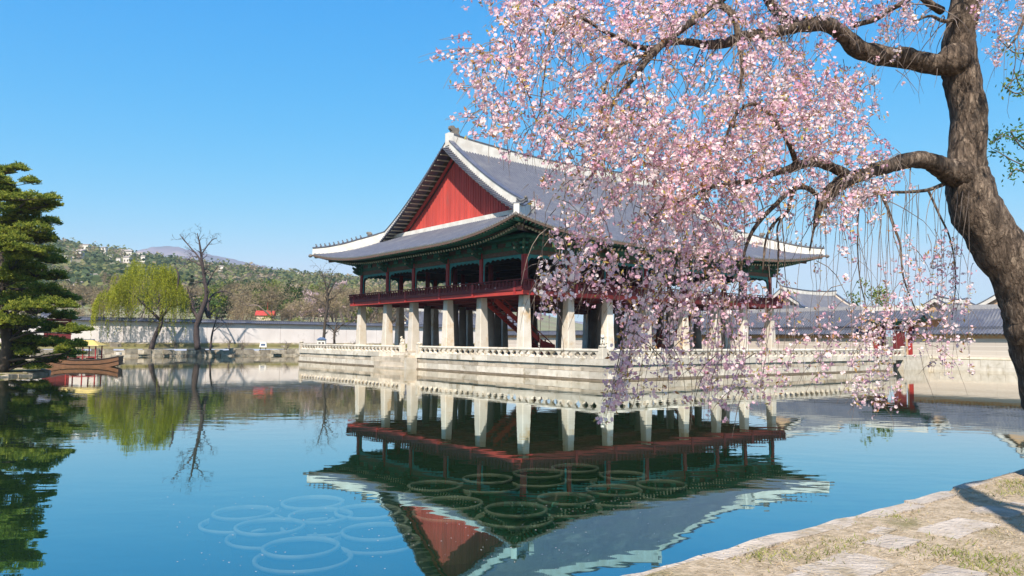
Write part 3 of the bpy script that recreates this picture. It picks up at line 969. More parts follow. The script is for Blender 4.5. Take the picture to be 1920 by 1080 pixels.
# ridges: pale plaster with a dark tile capping
def ridge(path, w, z0, z1, nm='roof_ridge', cap=True, parent=PAV):
    o = MB().sweep(path, w, z0, z1).build(nm, M['plaster'], parent)
    if cap:
        z1l = z1 if isinstance(z1, list) else [z1] * len(path)
        MB().sweep(path, (w if not isinstance(w, list) else max(w)) + .12, [z + .002 for z in z1l], [z + .10 for z in z1l]).build('ridge_cap', M['tile'], o)
    return o
n = 25
xs = [1.75 + (LU - 3.5) * i / (n - 1) for i in range(n)]
ztop = [22.12 + .74 * ((x - LU / 2) / (LU / 2 - 1.75)) ** 2 for x in xs]
ridge([Vector((x, LVV / 2, 0)) for x in xs], .52, [RF.zr + RF.rl(x) - .25 for x in xs], ztop)
for end in (0, 1):
    gu = RF.gi if end == 0 else LU - RF.gi
    su = -1 if end == 0 else 1
    for side in (0, 1):
        es = np.linspace(5.85, RF.T, 14)
        pts = [RF.pos(side, gu, e) for e in es]
        pts = [Vector((gu + su * (.10 * math.sin((1 - i / 13) * 1.5)), p.y, p.z)) for i, p in enumerate(pts)]
        pts[0].z += .0
        hh = [.72 + .16 * (1 - i / 13) ** 3 for i in range(14)]
        # descending ridge along the gable edge, its foot kicked out and up
        zt = [h_ for h_ in hh]
        ridge(pts, .46, -.15, zt, 'descending_ridge')
        foot = pts[0]
        sv_ = -1 if side == 0 else 1
        MB().prism([foot + Vector((-.22, 0, -.1)), foot + Vector((-.22, sv_ * .35, -.2)), foot + Vector((-.22, sv_ * .62, .45)), foot + Vector((-.22, sv_ * .66, .95)), foot + Vector((-.22, sv_ * .2, .86)), foot + Vector((-.22, 0, .80))], (.44, 0, 0)).build('ridge_foot', M['plaster'], PAV)
        # verge tiles: short rows sloping outward under the descending ridge
        vb = MB(); vr = MB()
        m = 44
        for k in range(m):
            e = 5.9 + (RF.T - 6.0) * (k + .5) / m
            p = RF.pos(side, gu, e)
            a = p + Vector((su * .12, 0, .02)); c_ = p + Vector((su * .86, 0, -.16))
            vb.tube([a, c_], .09, 6, 0, 0)
            if k % 2 == 0:
                vr.bar(p + Vector((su * .70, 0, -.36)), p + Vector((-su * .9, 0, -.30)), .11, .12)
        tag(vb.build('verge_tiles', M['tile_row'], PAV), kind='stuff')
        tag(vr.build('verge_rafters', M['cream'], PAV), kind='stuff')
        up = [RF.pos(side, gu, e) for e in np.linspace(5.75, RF.T, 12)]
        vd = MB(); 
        b0 = []
        for p in up: b0.append((p + Vector((su * .84, 0, -.20)), p + Vector((-su * .9, 0, -.10))))
        for k in range(11):
            (a, c_), (a2, c2) = b0[k], b0[k + 1]
            vd.hexa([a + Vector((0, 0, -.07)), c_ + Vector((0, 0, -.07)), c2 + Vector((0, 0, -.07)), a2 + Vector((0, 0, -.07)), a, c_, c2, a2])
        vd.build('verge_deck', M['tile'], PAV)
    # the red gable of vertical boards
    gx = gu - su * .85
    zb = RF.prof(RF.gi + RF.o + .85) - .05
    v = LVV / 2 - 12.3
    k = 0
    def gtop(v):
        e = RF.T - abs(v - LVV / 2)
        return RF.pos(0, gu, e).z - .22
    while v < LVV / 2 + 12.3:
        w = .40 + rng.uniform(-.03, .03)
        va, vb_ = v, min(v + w - .014, LVV / 2 + 12.3)
        pr = rng.uniform(0, .018)
        x0, x1 = sorted((gx, gx + su * (.05 + pr)))
        za, zc = gtop(va), gtop(vb_)
        if min(za, zc) > zb + .05:
            MB().hexa([(x0, va, zb), (x1, va, zb), (x1, vb_, zb), (x0, vb_, zb), (x0, va, za), (x1, va, za), (x1, vb_, zc), (x0, vb_, zc)]).build('gable_board', M['board_red'], PAV)
            x0, x1 = sorted((gx, gx + su * .10))
            MB().hexa([(x0, vb_ - .03, zb), (x1, vb_ - .03, zb), (x1, vb_ + .045, zb), (x0, vb_ + .045, zb), (x0, vb_ - .03, zc - .1), (x1, vb_ - .03, zc - .1), (x1, vb_ + .045, zc - .1), (x0, vb_ + .045, zc - .1)]).build('batten', M['board_red'], PAV)
        v += w
    # raking mouldings along the gable board and the pale strip at its foot
    for side in (0, 1):
        up = [RF.pos(side, gu, e) for e in np.linspace(6.0, RF.T, 10)]
        for dz, h_, t_, mt in ((-1.16, .10, .14, 'darkwood'), (-1.05, .42, .24, 'red_bright')):
            bb = MB()
            for k in range(9):
                a, c_ = up[k], up[k + 1]
                x0, x1 = sorted((gx + su * .101, gx + su * (.10 + t_)))
                bb.hexa([(x0, a.y, a.z + dz), (x1, a.y, a.z + dz), (x1, c_.y, c_.z + dz), (x0, c_.y, c_.z + dz), (x0, a.y, a.z + dz + h_), (x1, a.y, a.z + dz + h_), (x1, c_.y, c_.z + dz + h_), (x0, c_.y, c_.z + dz + h_)])
            bb.build('raking_moulding', M[mt], PAV)
    ridge([Vector((gx + su * .42, 2.2, zb + .0)), Vector((gx + su * .42, LVV - 2.2, zb + .0))], .40, -.45, .22, 'foot_ridge', cap=False)
    # finial at the end of the main ridge
    fx = gu + su * -.55
    fin = [(-.55, 0), (.5, 0), (.55, .35), (.35, .55), (.62, .80), (.58, 1.05), (.2, 1.12), (-.05, .9), (-.35, 1.02), (-.5, .7), (-.38, .45), (-.6, .2)]
    MB().prism([Vector((fx - su * x * -1, LVV / 2 - .2, 22.65 + z)) for x, z in fin], (0, .4, 0)).build('ridge_finial', M['finial'], PAV)
    MB().box(gu + su * .02 - .28, gu + su * .02 + .28, LVV / 2 - .34, LVV / 2 + .34, 21.7, 22.95).build('ridge_end', M['plaster'], PAV)
fig = MB().ball((0, 0, .12), (.09, .12, .13), 7, 5).ball((0, -.07, .30), (.065, .08, .07), 7, 5).add([(-.03, -.05, .34), (.03, -.05, .34), (0, -.02, .44)], [(0, 1, 2)]).mesh('roof_figurine', M['clay'], True)
for cu, cv, su, sv_ in ((0, 0, -1, -1), (LU, 0, 1, -1), (0, LVV, -1, 1), (LU, LVV, 1, 1)):
    es = np.linspace(0.10, RF.gi + RF.o + .1, 14)
    pts = [Vector((cu + su * (RF.o - e), cv + sv_ * (RF.o - e), RF.z(e, e))) for e in es]
    hh = [.62 + .36 * min(1, i / 8) for i in range(14)]
    ridge(pts, [.42 + .06 * i / 13 for i in range(14)], -.12, hh, 'hip_ridge')
    for k in range(11):
        e = .35 + k * .36
        p = Vector((cu + su * (RF.o - e), cv + sv_ * (RF.o - e), RF.z(e, e) + np.interp(e, es, hh) + .10))
        inst('roof_figurine', fig, PAV, p, math.atan2(sv_, su) + math.pi / 2)
    e = .35 + 11 * .36 + .35
    p = Vector((cu + su * (RF.o - e), cv + sv_ * (RF.o - e), RF.z(e, e) + np.interp(e, es, hh) + .08))
    MB().ball((0, 0, .22), (.2, .3, .26), 8, 6, j=.12, rng=rng).ball((0, -.22, .36), (.13, .18, .14), 8, 6, j=.1, rng=rng).build('ridge_beast', M['finial'], PAV, loc=p, rotz=math.atan2(sv_, su) + math.pi / 2)
    e = -.12
    tipp = Vector((cu + su * (RF.o - e), cv + sv_ * (RF.o - e), RF.z(0, 0) - .22))
    MB().ball((0, 0, 0), (.19, .24, .19), 8, 6, j=.1, rng=rng).build('hip_rafter_cap', M['finial'], PAV, loc=tipp, rotz=math.atan2(sv_, su) + math.pi / 2)

# ---- red staircases under the upper floor
def stair(u_top, u_bot, v, w=1.7):
    st = MB()
    for s in (-1, 1):
        st.bar((u_top, v + s * w / 2, PT), (u_bot, v + s * w / 2, ISL + .18), .10, .42)
    o = st.build('staircase', M['red_bright'], PAV)
    n = 16
    for k in range(n):
        t = (k + .5) / n
        x, z = u_top + (u_bot - u_top) * t, PT + (ISL - PT) * t
        MB().box(x - .17, x + .17, v - w / 2 + .05, v + w / 2 - .05, z - .03, z + .03).build('stair_tread', M['darkred'], o)
    for s in (-1, 1):
        r = MB()
        r.tube([(u_top, v + s * w / 2, PT + .75), (u_bot, v + s * w / 2, ISL + .95)], .05, 6)
        for k in range(9):
            t = k / 8
            x, z = u_top + (u_bot - u_top) * t, PT + (ISL - PT) * t
            r.box(x - .05, x + .05, v + s * w / 2 - .05, v + s * w / 2 + .05, z - .1, z + (.75 if t < 1 else .95))
        r.build('stair_railing', M['red'], o)
    s_ = 1 if u_bot > u_top else -1
    MB().prism([(u_bot + s_ * .25, v - w / 2 - .16, ISL), (u_bot - s_ * 1.5, v - w / 2 - .16, ISL), (u_bot - s_ * 1.5, v - w / 2 - .16, ISL + 1.25), (u_bot - s_ * .9, v - w / 2 - .16, ISL + 1.15), (u_bot + s_ * .25, v - w / 2 - .16, ISL + .85)], (0, .06, 0)).build('stair_panel', M['red_bright'], o)
stair(2.6, 9.4, 8.3)
stair(LU - 2.6, LU - 9.4, 8.3)

# ================================================================== STONE TERRACE
TU0, TU1, TV0, TV1 = -1.7, 37.65, -10.65, 41.35
CZ0, CZ1 = 1.04, 1.50
ter = thing('stone_terrace', 'pale granite island terrace of coursed blocks carrying the pavilion', 'terrace', C0, ANG)
LAND = (13.6, 16.7)                             # gap for the landing steps on the left side (v)
MB().box(TU0 + .55, TU1 - .3, TV0 + .55, TV1 - .3, -.6, ISL - .06).build('terrace_core', M['paving'], ter)
b = MB(); b.box(TU0 + .42, TU1 - .2, TV0 + .42, TV1 - .2, ISL - .058, ISL - .004); b.build('paving', M['paving'], ter)
def course(side, z0, z1, off, wmin, wmax, nm, material, depth=.5):
    if side == 'u0': a, e_ = TV0 - off, TV1
    else: a, e_ = TU0 - off + depth, TU1
    s = a
    while s < e_:
        w = rng.uniform(wmin, wmax)
        if e_ - s - w < .5: w = e_ - s
        g_ = .018
        o = off + rng.uniform(-.012, .016)
        j = .007
        if side == 'u0':
            if not (nm != 'coping_stone' and False):
                MB().box(TU0 - o, TU0 - off + depth, s + g_, s + w - g_, z0 + .012, z1 - .014, j=j, rng=rng).build(nm, material, ter)
        else:
            MB().box(s + g_, s + w - g_, TV0 - o, TV0 - off + depth, z0 + .012, z1 - .014, j=j, rng=rng).build(nm, material, ter)
        s += w
for side in ('u0', 'v0'):
    course(side, -.5, .11, .20, 1.6, 2.6, 'stone_block', M['wet'], .6)
    course(side, .11, .62, .09, 1.1, 2.1, 'stone_block', M['granite_pale'])
    course(side, .62, CZ0, .02, 1.0, 2.2, 'stone_block', M['granite'])
    course(side, CZ0, CZ1, .12, 1.6, 2.6, 'coping_stone', M['granite_pale'], .62)
MB().box(TU1 - .3, TU1, TV0, TV1, -.5, CZ1).build('retaining_wall', M['granite'], ter)
MB().box(TU0, TU1 - .3, TV1 - .3, TV1, -.5, CZ1).build('retaining_wall', M['granite'], ter)
# landing steps down to the water
for z0, z1, o_ in ((-.5, .16, 1.25), (.16, .60, 1.12), (.60, 1.03, 1.0)):
    y = LAND[0] - .1
    while y < 19.4:
        w = rng.uniform(1.2, 2.0)
        MB().box(TU0 - o_ + rng.uniform(-.01, .01), TU0 - .1, y + .31, y + w + .30, z0 + .006, z1 - .006, j=.007, rng=rng).build('landing_block', M['granite'], ter)
        y += w
MB().box(TU0 - 1.3, TU0 - .13, LAND[0] - .1, LAND[0] + .20, -.5, CZ0 + .02, j=.006, rng=rng).build('stair_cheek', M['granite_pale'], ter)
MB().box(TU0 - .9, TU0 - .13, LAND[0] + .3, LAND[1], 1.035, 1.25, j=.006, rng=rng).build('landing_step', M['granite'], ter)

# balustrades: carved balusters, octagonal rail, square posts
hg = [(-.25, 0), (.25, 0), (.22, .06), (.11, .13), (.07, .22), (.12, .31), (.24, .38), (.27, .45), (-.27, .45), (-.24, .38), (-.12, .31), (-.07, .22), (-.11, .13), (-.22, .06)]
balv = MB().prism([(x, -.10, z) for x, z in hg], (0, .20, 0)).mesh('baluster', M['granite_pale'])
pst = MB(); frust(pst, .46, .44, 0, .78, .05)
pst.lathe([(.20, .78), (.28, .83), (.28, .90), (.16, .94), (.12, .98)], 8)
pst = pst.mesh('post', M['granite_pale'])
def balustrade(label, p, q, posts=(0, 1), group=None, z=CZ1):
    a, c = Vector((p[0], p[1], z)), Vector((q[0], q[1], z))
    L_ = (c - a).length; d = (c - a).normalized()
    t = thing('stone_balustrade', label, 'balustrade', W(a.x, a.y, a.z), ANG + math.atan2(d.y, d.x))
    n = max(2, round(L_ / .80))
    for k in range(n):
        x = L_ * (k + .5) / n
        inst('baluster', balv, t, (x, 0, 0))
    s = 0.22
    while s < L_ - .3:
        w = min(rng.uniform(3.8, 4.6), L_ - .22 - s)
        MB().tube([(s + .006, 0, .545), (s + w - .006, 0, .545)], .125, 8).build('handrail', M['granite_pale'], t)
        s += w
    for k in posts:
        inst('post', pst, t, (L_ * k, 0, 0))
    return t
BU, BV = TU0 + .12, TV0 + .12
balustrade('stone balustrade on the left edge of the terrace between corner statue and landing steps', (BU, BV), (BU, LAND[0]), (0, 1))
balustrade('stone balustrade on the far left edge of the terrace beyond the landing steps', (BU, LAND[1]), (BU, TV1 - .2), (0, 1))
balustrade('long stone balustrade on the right edge of the terrace behind the hanging blossoms', (BU + .25, BV), (TU1 - .15, BV), (1,))
# guardian beasts on posts
def beast(label, u, v, rz, s=1.0):
    t = thing('guardian_statue', label, 'statue', W(u, v, CZ1 + .97), ANG + rz)
    b = MB()
    b.ball((0, .03, .17), (.15, .20, .18), 10, 7, j=.05, rng=rng)
    b.ball((0, -.10, .34), (.14, .15, .17), 10, 7, j=.05, rng=rng)
    for x in (-.09, .09):
        b.tube([(x, -.17, .30), (x, -.20, .12), (x, -.21, 0)], [.055, .045, .055], 6)
        b.ball((x * 1.3, .12, .09), (.06, .12, .09), 7, 5)
    b.build('body', M['granite_pale'], t, smooth=True)
    h = MB()
    h.ball((0, -.17, .54), (.13, .14, .12), 10, 7, j=.06, rng=rng)
    h.ball((0, -.28, .50), (.08, .08, .065), 8, 5)
    for x in (-.09, .09): h.ball((x, -.12, .64), (.035, .03, .05), 6, 4)
    h.build('head', M['granite_pale'], t, smooth=True)
    MB().tube([(0, .20, .10), (0, .27, .24), (0, .20, .36)], [.05, .06, .03], 6).build('tail', M['granite_pale'], t, smooth=True)
    t.scale = (s, s, s)
beast('carved stone guardian beast on the front corner post of the terrace balustrade', BU, BV, -.8)
beast('smaller carved stone beast on the post just left of the landing steps', BU, LAND[1], -1.4, .85)

# bridge to the right bank
br = thing('stone_bridge', 'low granite slab bridge from the terrace corner to the right bank', 'bridge', C0, ANG)
BB0, BB1 = -10.3, -6.6
MB().box(TU1 + .01, U1 + .3, BB0, BB1, 1.02, 1.46).build('deck', M['granite_pale'], br)
MB().box(39.0, 39.75, BB0 + .1, BB1 - .1, -.6, 1.01).build('pier', M['granite'], br)
MB().box(38.6, 40.15, BB0 + .02, BB1 - .02, .72, 1.012).build('pier_cap', M['granite_pale'], br)
MB().box(41.7, U1 - .05, BB0 - .05, BB1 + .05, -.6, 1.015).build('abutment', M['granite_pale'], br)
balustrade('short stone balustrade on the near side of the slab bridge', (TU1 + .05, BB0 + .16), (42.0, BB0 + .16), (1,), z=1.462)
balustrade('short stone balustrade on the hidden side of the slab bridge', (TU1 + .05, BB1 - .16), (42.0, BB1 - .16), (1,), z=1.462)

# ================================================================== WALLS, GATES AND HALLS OF THE PALACE
def wall_cap(parent, a, c, w, z, h, sp=.34, nm='cap'):
    """Tiled coping of a wall from a to c (local x,y), eave height z."""
    a, c = Vector((*a, 0)), Vector((*c, 0))
    d = (c - a).normalized(); L_ = (c - a).length
    s = Vector((d.y, -d.x, 0))
    up = Vector((0, 0, 1))
    b = MB()
    b.prism([a + s * w + up * (z - .06), a + s * w + up * z, a + up * (z + h), a - s * w + up * z, a - s * w + up * (z - .06)], d * L_)
    b.build(nm, M['tile'], parent)
    t = MB()
    n = int(L_ / sp)
    for k in range(n):
        p = a + d * (L_ * (k + .5) / n)
        for q in (1, -1):
            t.bar(p + s * (q * w * 1.04) + up * (z - .0), p + up * (z + h + .03), .16, .10)
    tag(t.build('tile_rows', M['tile_row'], parent), kind='stuff')
    MB().sweep([a + up * (z + h), c + up * (z + h)], .24, -.02, .20).build('ridge_cap', M['tile_row'], parent)

VW = 78.0
w1 = thing('palace_wall', 'long pale plastered wall with dark tile cap on the far bank', 'wall', C0, ANG)
s = -62.0
while s < 49:
    if not (-27.5 < s < -20.5):
        MB().box(s + .005, s + 5.96, VW, VW + .6, 1.6, 5.25).build('wall_panel', M['whitewall'], w1)
        MB().box(s, s + 5.97, VW - .08, VW + .68, 1.2, 2.05).build('wall_footing', M['rock'], w1)
    s += 6.0
MB().box(-26.0 + .005, -24.3, VW, VW + .6, 1.6, 5.25).build('wall_panel', M['whitewall'], w1)
MB().box(-20.9, -20.0, VW, VW + .6, 1.6, 5.25).build('wall_panel', M['whitewall'], w1)
wall_cap(w1, (-62, VW + .3), (-24.3, VW + .3), .75, 5.24, .30)
wall_cap(w1, (-20.9, VW + .3), (52, VW + .3), .75, 5.24, .30)
g1 = thing('wooden_gate', 'dark red wooden gate in the white wall behind the pine and boat', 'gate', W(-22.6, VW + .3, 1.9), ANG)
for x in (-1.5, 1.5): MB().box(x - .18, x + .18, -.2, .2, 0, 3.5).build('post', M['darkred'], g1)
for x0 in (-1.31, .01): MB().box(x0, x0 + 1.30, -.08, .08, .05, 3.0).build('door', M['darkred'], g1)
MB().box(-1.75, 1.75, -.25, .25, 3.1, 3.42).build('lintel', M['darkred'], g1)
MB().prism([(-2.1, -1.1, 3.55), (-2.1, 0, 4.4), (-2.1, 1.1, 3.55)], (4.2, 0, 0)).build('roof', M['tile'], g1)

UW = 49.7
w2 = thing('brick_wall', 'long grey brick wall with orange band and tile cap on the right bank', 'wall', C0, ANG)
s = -64.0
GV = (-7.6, -3.1)
while s < 70:
    e_ = min(s + 6, 70)
    if s < GV[0] < e_: e_ = GV[0]
    if abs(s - GV[0]) < 1e-6: s = GV[1]; e_ = s + 6
    MB().box(UW, UW + .6, s + .004, e_ - .004, 1.0, 3.28).build('wall_panel', M['brick'], w2)
    MB().box(UW - .02, UW + .62, s + .004, e_ - .004, 3.28, 3.70).build('brick_band', M['orange'], w2)
    MB().box(UW - .10, UW + .7, s + .004, e_ - .004, .9, 1.32).build('wall_footing', M['granite_pale'], w2)
    s = e_
b = MB()
y = -62.0
while y < 70:
    if not (GV[0] - .2 < y < GV[1] + .2): b.box(UW - .10, UW - .022, y, y + .2, 3.52, 3.74)
    y += .42
tag(b.build('dentils', M['cream'], w2), kind='stuff')
wall_cap(w2, (UW + .3, -64), (UW + .3, GV[0]), .85, 3.78, .55)
wall_cap(w2, (UW + .3, GV[1]), (UW + .3, 70), .85, 3.78, .55)
# tall gate
g2 = thing('palace_gate', 'red palace gate with green eaves in the brick wall beyond the bridge', 'gate', W(UW + .3, sum(GV) / 2, 0), ANG)
hw = (GV[1] - GV[0]) / 2
for y in (-hw + .25, hw - .25): MB().box(-.28, .28, y - .25, y + .25, 1.1, 4.75).build('post', M['red'], g2)
MB().box(-.2, .2, -hw + .5, hw - .5, 4.25, 4.7).build('lintel', M['darkred'], g2)
o = MB().box(-.9, -.82, -hw + .55, -hw + 1.9, 1.2, 4.2).build('door', M['darkred'], g2)
o = MB().box(.1, 1.6, hw - .62, hw - .54, 1.2, 4.2).build('door', M['darkred'], g2)
MB().box(-.5, .5, -hw - .2, hw + .2, 4.76, 5.25).build('tie_beam', M['green'], g2)
b = MB()
y = -hw - .9
while y < hw + .9:
    b.bar((-1.5, y, 5.15), (0, y, 5.75), .11, .13); b.bar((1.5, y, 5.15), (0, y, 5.75), .11, .13); y += .28
tag(b.build('rafters', M['green2'], g2), kind='stuff')
MB().prism([(-1.75, -hw - 1.2, 5.22), (-1.75, -hw - 1.2, 5.36), (0, -hw - 1.2, 6.5), (1.75, -hw - 1.2, 5.36), (1.75, -hw - 1.2, 5.22), (0, -hw - 1.2, 5.9)], (0, 2 * hw + 2.4, 0)).build('roof', M['tile'], g2)
b = MB(); y = -hw - 1.15
while y < hw + 1.2:
    b.bar((-1.78, y, 5.40), (0, y, 6.56), .16, .1); b.bar((1.78, y, 5.40), (0, y, 6.56), .16, .1); y += .32
tag(b.build('tile_rows', M['tile_row'], g2), kind='stuff')
MB().sweep([(0, -hw - 1.2, 6.5), (0, hw + 1.2, 6.5)], .35, -.05, .45).build('roof_ridge', M['plaster'], g2)

# gallery roofs behind the brick wall: long gabled ranges parallel to it
def gallery(label, u, v0, v1, ze, zr, hwid, group=None):
    t = thing('palace_gallery', label, 'gallery', W(u, v0, 0), ANG, group)
    L_ = v1 - v0
    MB().box(-hwid + .9, hwid - .9, .5, L_ - .5, 1.1, ze + .1).build('wall', M['ochre'], t)
    n = int(L_ / 3)
    for k in range(n + 1):
        y = .5 + (L_ - 1) * k / n
        MB().box(-hwid + .72, -hwid + .90, y - .13, y + .13, 1.1, ze).build('column', M['red'], t)
    prof = [(-hwid, ze - .1), (-hwid, ze), (-hwid * .5, ze + (zr - ze) * .42), (0, zr), (hwid * .5, ze + (zr - ze) * .42), (hwid, ze), (hwid, ze - .1), (0, zr - .3)]
    MB().prism([(x, 0, z) for x, z in prof], (0, L_, 0)).build('roof', M['tile'], t)
    b = MB(); y = .15
    while y < L_:
        for q in (-1, 1):
            b.tube([(q * hwid * 1.01, y, ze + .02), (q * hwid * .5, y, ze + (zr - ze) * .42 + .02), (0, y, zr + .02)], .085, 5)
        y += .34
    tag(b.build('tile_rows', M['tile_row'], t), kind='stuff')
    MB().sweep([(0, 0, zr), (0, L_ * .5, zr - .1), (0, L_, zr)], .36, -.1, .42).build('roof_ridge', M['tile_end'], t)
    return t
gallery('long low gallery roof behind the brick wall left of the palace gate', 55.5, -1.2, 42, 4.75, 7.0, 3.0)
gallery('long low gallery roof behind the brick wall right of the palace gate', 55.5, -60, -9.0, 4.55, 6.7, 3.0)

def hall(label, u, v, Lu, Lv, ze, zr, o=1.6, gi=.9, lift=.7, rot=0.0, sp=.36, wall=None):
    t = thing('palace_hall', label, 'hall', W(u, v, 0), ANG + rot)
    rf = Roof(Lu, Lv, o, ze, zr, gi, lift, 6.0, inset=.15)
    rf.tiles(t, sp, .09, 6, ends=False)
    MB().box(.1, Lu - .1, .1, Lv - .1, 1.1, ze + .4).build('wall', wall or M['ochre'], t)
    nb = max(2, int(Lu / 2.8))
    for k in range(nb + 1):
        MB().box(Lu * k / nb - .15, Lu * k / nb + .15, -.12, .18, 1.1, ze + .3).build('column', M['red'], t)
    MB().box(0, Lu, -.1, .1, ze + .05, ze + .55).build('lintel', M['green'], t)
    n = 13
    xs = [gi - .1 + (Lu - 2 * gi + .2) * i / (n - 1) for i in range(n)]
    ridge([Vector((x, Lv / 2, 0)) for x in xs], .34, [zr + rf.rl(x) - .2 for x in xs], [zr + .45 + .45 * ((x - Lu / 2) / (Lu / 2)) ** 2 for x in xs], parent=t)
    for gu, su in ((gi, -1), (Lu - gi, 1)):
        for side in (0, 1):
            pts = [rf.pos(side, gu, e) for e in np.linspace(gi + o - .2, rf.T, 9)]
            ridge(pts, .36, -.1, .42, 'descending_ridge', parent=t)
        gx = gu - su * .35
        e0 = gi + o + .4
        zb = rf.prof(e0) - .05
        hw_ = rf.T - e0
        MB().prism([(gx, Lv / 2 - hw_, zb), (gx, Lv / 2, rf.zr + .1), (gx, Lv / 2 + hw_, zb)], (su * .12, 0, 0)).build('gable', M['ochre'], t)
    for cu, cv, su, sv_ in ((0, 0, -1, -1), (Lu, 0, 1, -1), (0, Lv, -1, 1), (Lu, Lv, 1, 1)):
        es = np.linspace(.05, gi + o, 8)
        ridge([Vector((cu + su * (o - e), cv + sv_ * (o - e), rf.z(e, e))) for e in es], .34, -.1, [.25 + .2 * i / 7 for i in range(8)], 'hip_ridge', parent=t)
    return t
hall('palace hall with ochre gable and curved white ridges just right of the pavilion', 58.5, 11.2, 16.5, 7.8, 6.6, 10.0)
hall('long palace hall with grey roof glimpsed between the stone pillars', 38, 84, 30, 9, 5.2, 8.6)
hall('small palace hall with ochre gable right of the palace gate', 70.0, -4.8, 12, 7.5, 6.0, 8.5)
hall('palace hall with tall white ridge partly hidden behind the cherry trunk', 66.5, -17.5, 16, 11, 6.0, 9.9)

# ================================================================== THINGS ON AND IN THE WATER
# round lotus planters standing just under the surface
tubs = [(455, 960, 'farthest left of the pale round planters under the water'), (580, 940, 'pale sunken planter at the back of the left cluster'), (510, 985, 'pale sunken planter at the middle of the left cluster'), (607, 965, 'faint sunken planter between two others of the left cluster'), (690, 957, 'faint sunken planter at the right end of the left cluster'), (570, 1022, 'nearest and largest looking of the pale round planters under the water'), (705, 993, 'pale sunken planter cut by the reflected gable edge'),
        (820, 910, 'dim sunken planter at the left end of the right cluster'), (915, 896, 'second dim planter along the back row of the right cluster'), (1005, 886, 'third dim planter along the back row of the right cluster'), (1080, 876, 'dim sunken planter farthest back in the right cluster'), (1165, 890, 'dim sunken planter behind the right tip of the right cluster'), (1238, 908, 'dim sunken planter at the right tip of the right cluster'), (1150, 918, 'dim sunken planter in the front row near the right tip of the cluster'), (1060, 935, 'dim sunken planter in the middle of the front row of the right cluster'), (965, 952, 'dim sunken planter nearest the front of the right cluster'), (845, 942, 'dim planter half lost under the reflected pale roof edge')]
tub_body = MB().lathe([(.45, -1.0), (.56, -.40), (.60, -.30), (.605, -.275)], 40, caps=False).mesh('tub', M['tub_soil'], True)
tub_lip = MB().lathe([(.60, -.30), (.655, -.27), (.66, -.235), (.635, -.225), (.605, -.24), (.60, -.30)], 40, caps=False).mesh('lip', M['tub'], True)
tub_rim = MB().lathe([(.49, -.14), (.525, -.115), (.53, -.08), (.51, -.07), (.48, -.075), (.475, -.11), (.49, -.14)], 40, caps=False).mesh('rim', M['tub'], True)
tub_soil = MB().lathe([(.001, -.42), (.47, -.42)], 28, caps=False).mesh('soil', M['tub_soil'])
tub_skirt = MB().lathe([(.60, -.30), (.53, -.36), (.49, -.14)], 28, caps=False).mesh('ledge', M['mud'])
for px, py, lb in tubs:
    d_ = at(px, py, 1) - Vector((0, 0, EYE))
    P = Vector((0, 0, EYE)) + d_ * (-(EYE + .08) / d_.z)
    t = thing('lotus_planter', lb, 'planter', (P.x, P.y, 0), rng.uniform(0, 6), 'sunken lotus planters in the pond')
    inst('tub', tub_body, t); inst('lip', tub_lip, t); inst('rim', tub_rim, t, (rng.uniform(-.06, .06), rng.uniform(-.04, .06), 0), 0, (.97 + rng.uniform(-.05, .05),) * 2 + (1,)); inst('soil', tub_soil, t); inst('ledge', tub_skirt, t)

# pleasure boat with a yellow canopy
M['boat'] = mat('boat_wood', (0.24, 0.115, 0.06), (0.16, 0.08, 0.045), 2.5, 0.7, .1, 12, stretch=(1, 1, 4))
M['yellow'] = mat('yellow_canopy', (0.50, 0.38, 0.12), (0.42, 0.31, 0.10), 2.0, 0.8)
M['blue'] = mat('blue_grey_roof', (0.08, 0.12, 0.20), (0.06, 0.09, 0.16), 3, 0.7)
boat = thing('wooden_boat', 'flat brown wooden boat with yellow canopy moored by the pine', 'boat', at(158, 690, 71.5), R(4))
boat.location.z = 0
boat.scale = (.88, .88, .85)
b = MB()
N_ = 9
sec = []
for i in range(N_):
    x = -3.7 + 7.4 * i / (N_ - 1)
    k = abs(x) / 3.7
    hb = .95 * (1 - .35 * k ** 2); hz = .72 + .42 * k ** 2.5; bz = -.2 + .45 * k ** 3
    sec.append([(x, -hb, hz), (x, -hb * .8, bz), (x, hb * .8, bz), (x, hb, hz)])
base = [p for s_ in sec for p in s_]
fs = []
for i in range(N_ - 1):
    a, c = i * 4, i * 4 + 4
    fs += [(a, a + 1, c + 1, c), (a + 1, a + 2, c + 2, c + 1), (a + 2, a + 3, c + 3, c + 2), (a + 3, a, c, c + 3)]
fs += [(0, 3, 2, 1), (N_ * 4 - 4, N_ * 4 - 3, N_ * 4 - 2, N_ * 4 - 1)]
b.add(base, fs); b.build('hull', M['boat'], boat)
b = MB()
for s_ in (0, 3): b.tube([Vector(q[s_]) + Vector((0, 0, .03)) for q in sec], .06, 6)
b.build('gunwale', M['darkwood'], boat)
b = MB()
for s_ in (0, 1): b.tube([Vector(q[s_]) * .5 + Vector(q[1 - s_]) * .5 + Vector((0, -.02, .0)) for q in sec], .03, 5)
b.build('rubbing_strake', M['darkwood'], boat)
for x in (-1.5, .1, 1.4):
    for y in (-.7, .7): MB().box(x - .05, x + .05, y - .05, y + .05, .5, 2.35).build('canopy_post', M['red'], boat)
MB().box(-1.6, 1.5, -.75, -.68, 1.02, 1.10).build('rail', M['red'], boat)
MB().box(-1.6, 1.5, .68, .75, 1.02, 1.10).build('rail', M['red'], boat)
b = MB()
b.hexa([(-1.9, -1.0, 2.32), (1.8, -1.0, 2.32), (1.8, 1.0, 2.32), (-1.9, 1.0, 2.32), (-.9, -.1, 2.92), (.8, -.1, 2.92), (.8, .1, 2.92), (-.9, .1, 2.92)])
c_ = b.build('canopy', M['yellow'], boat)
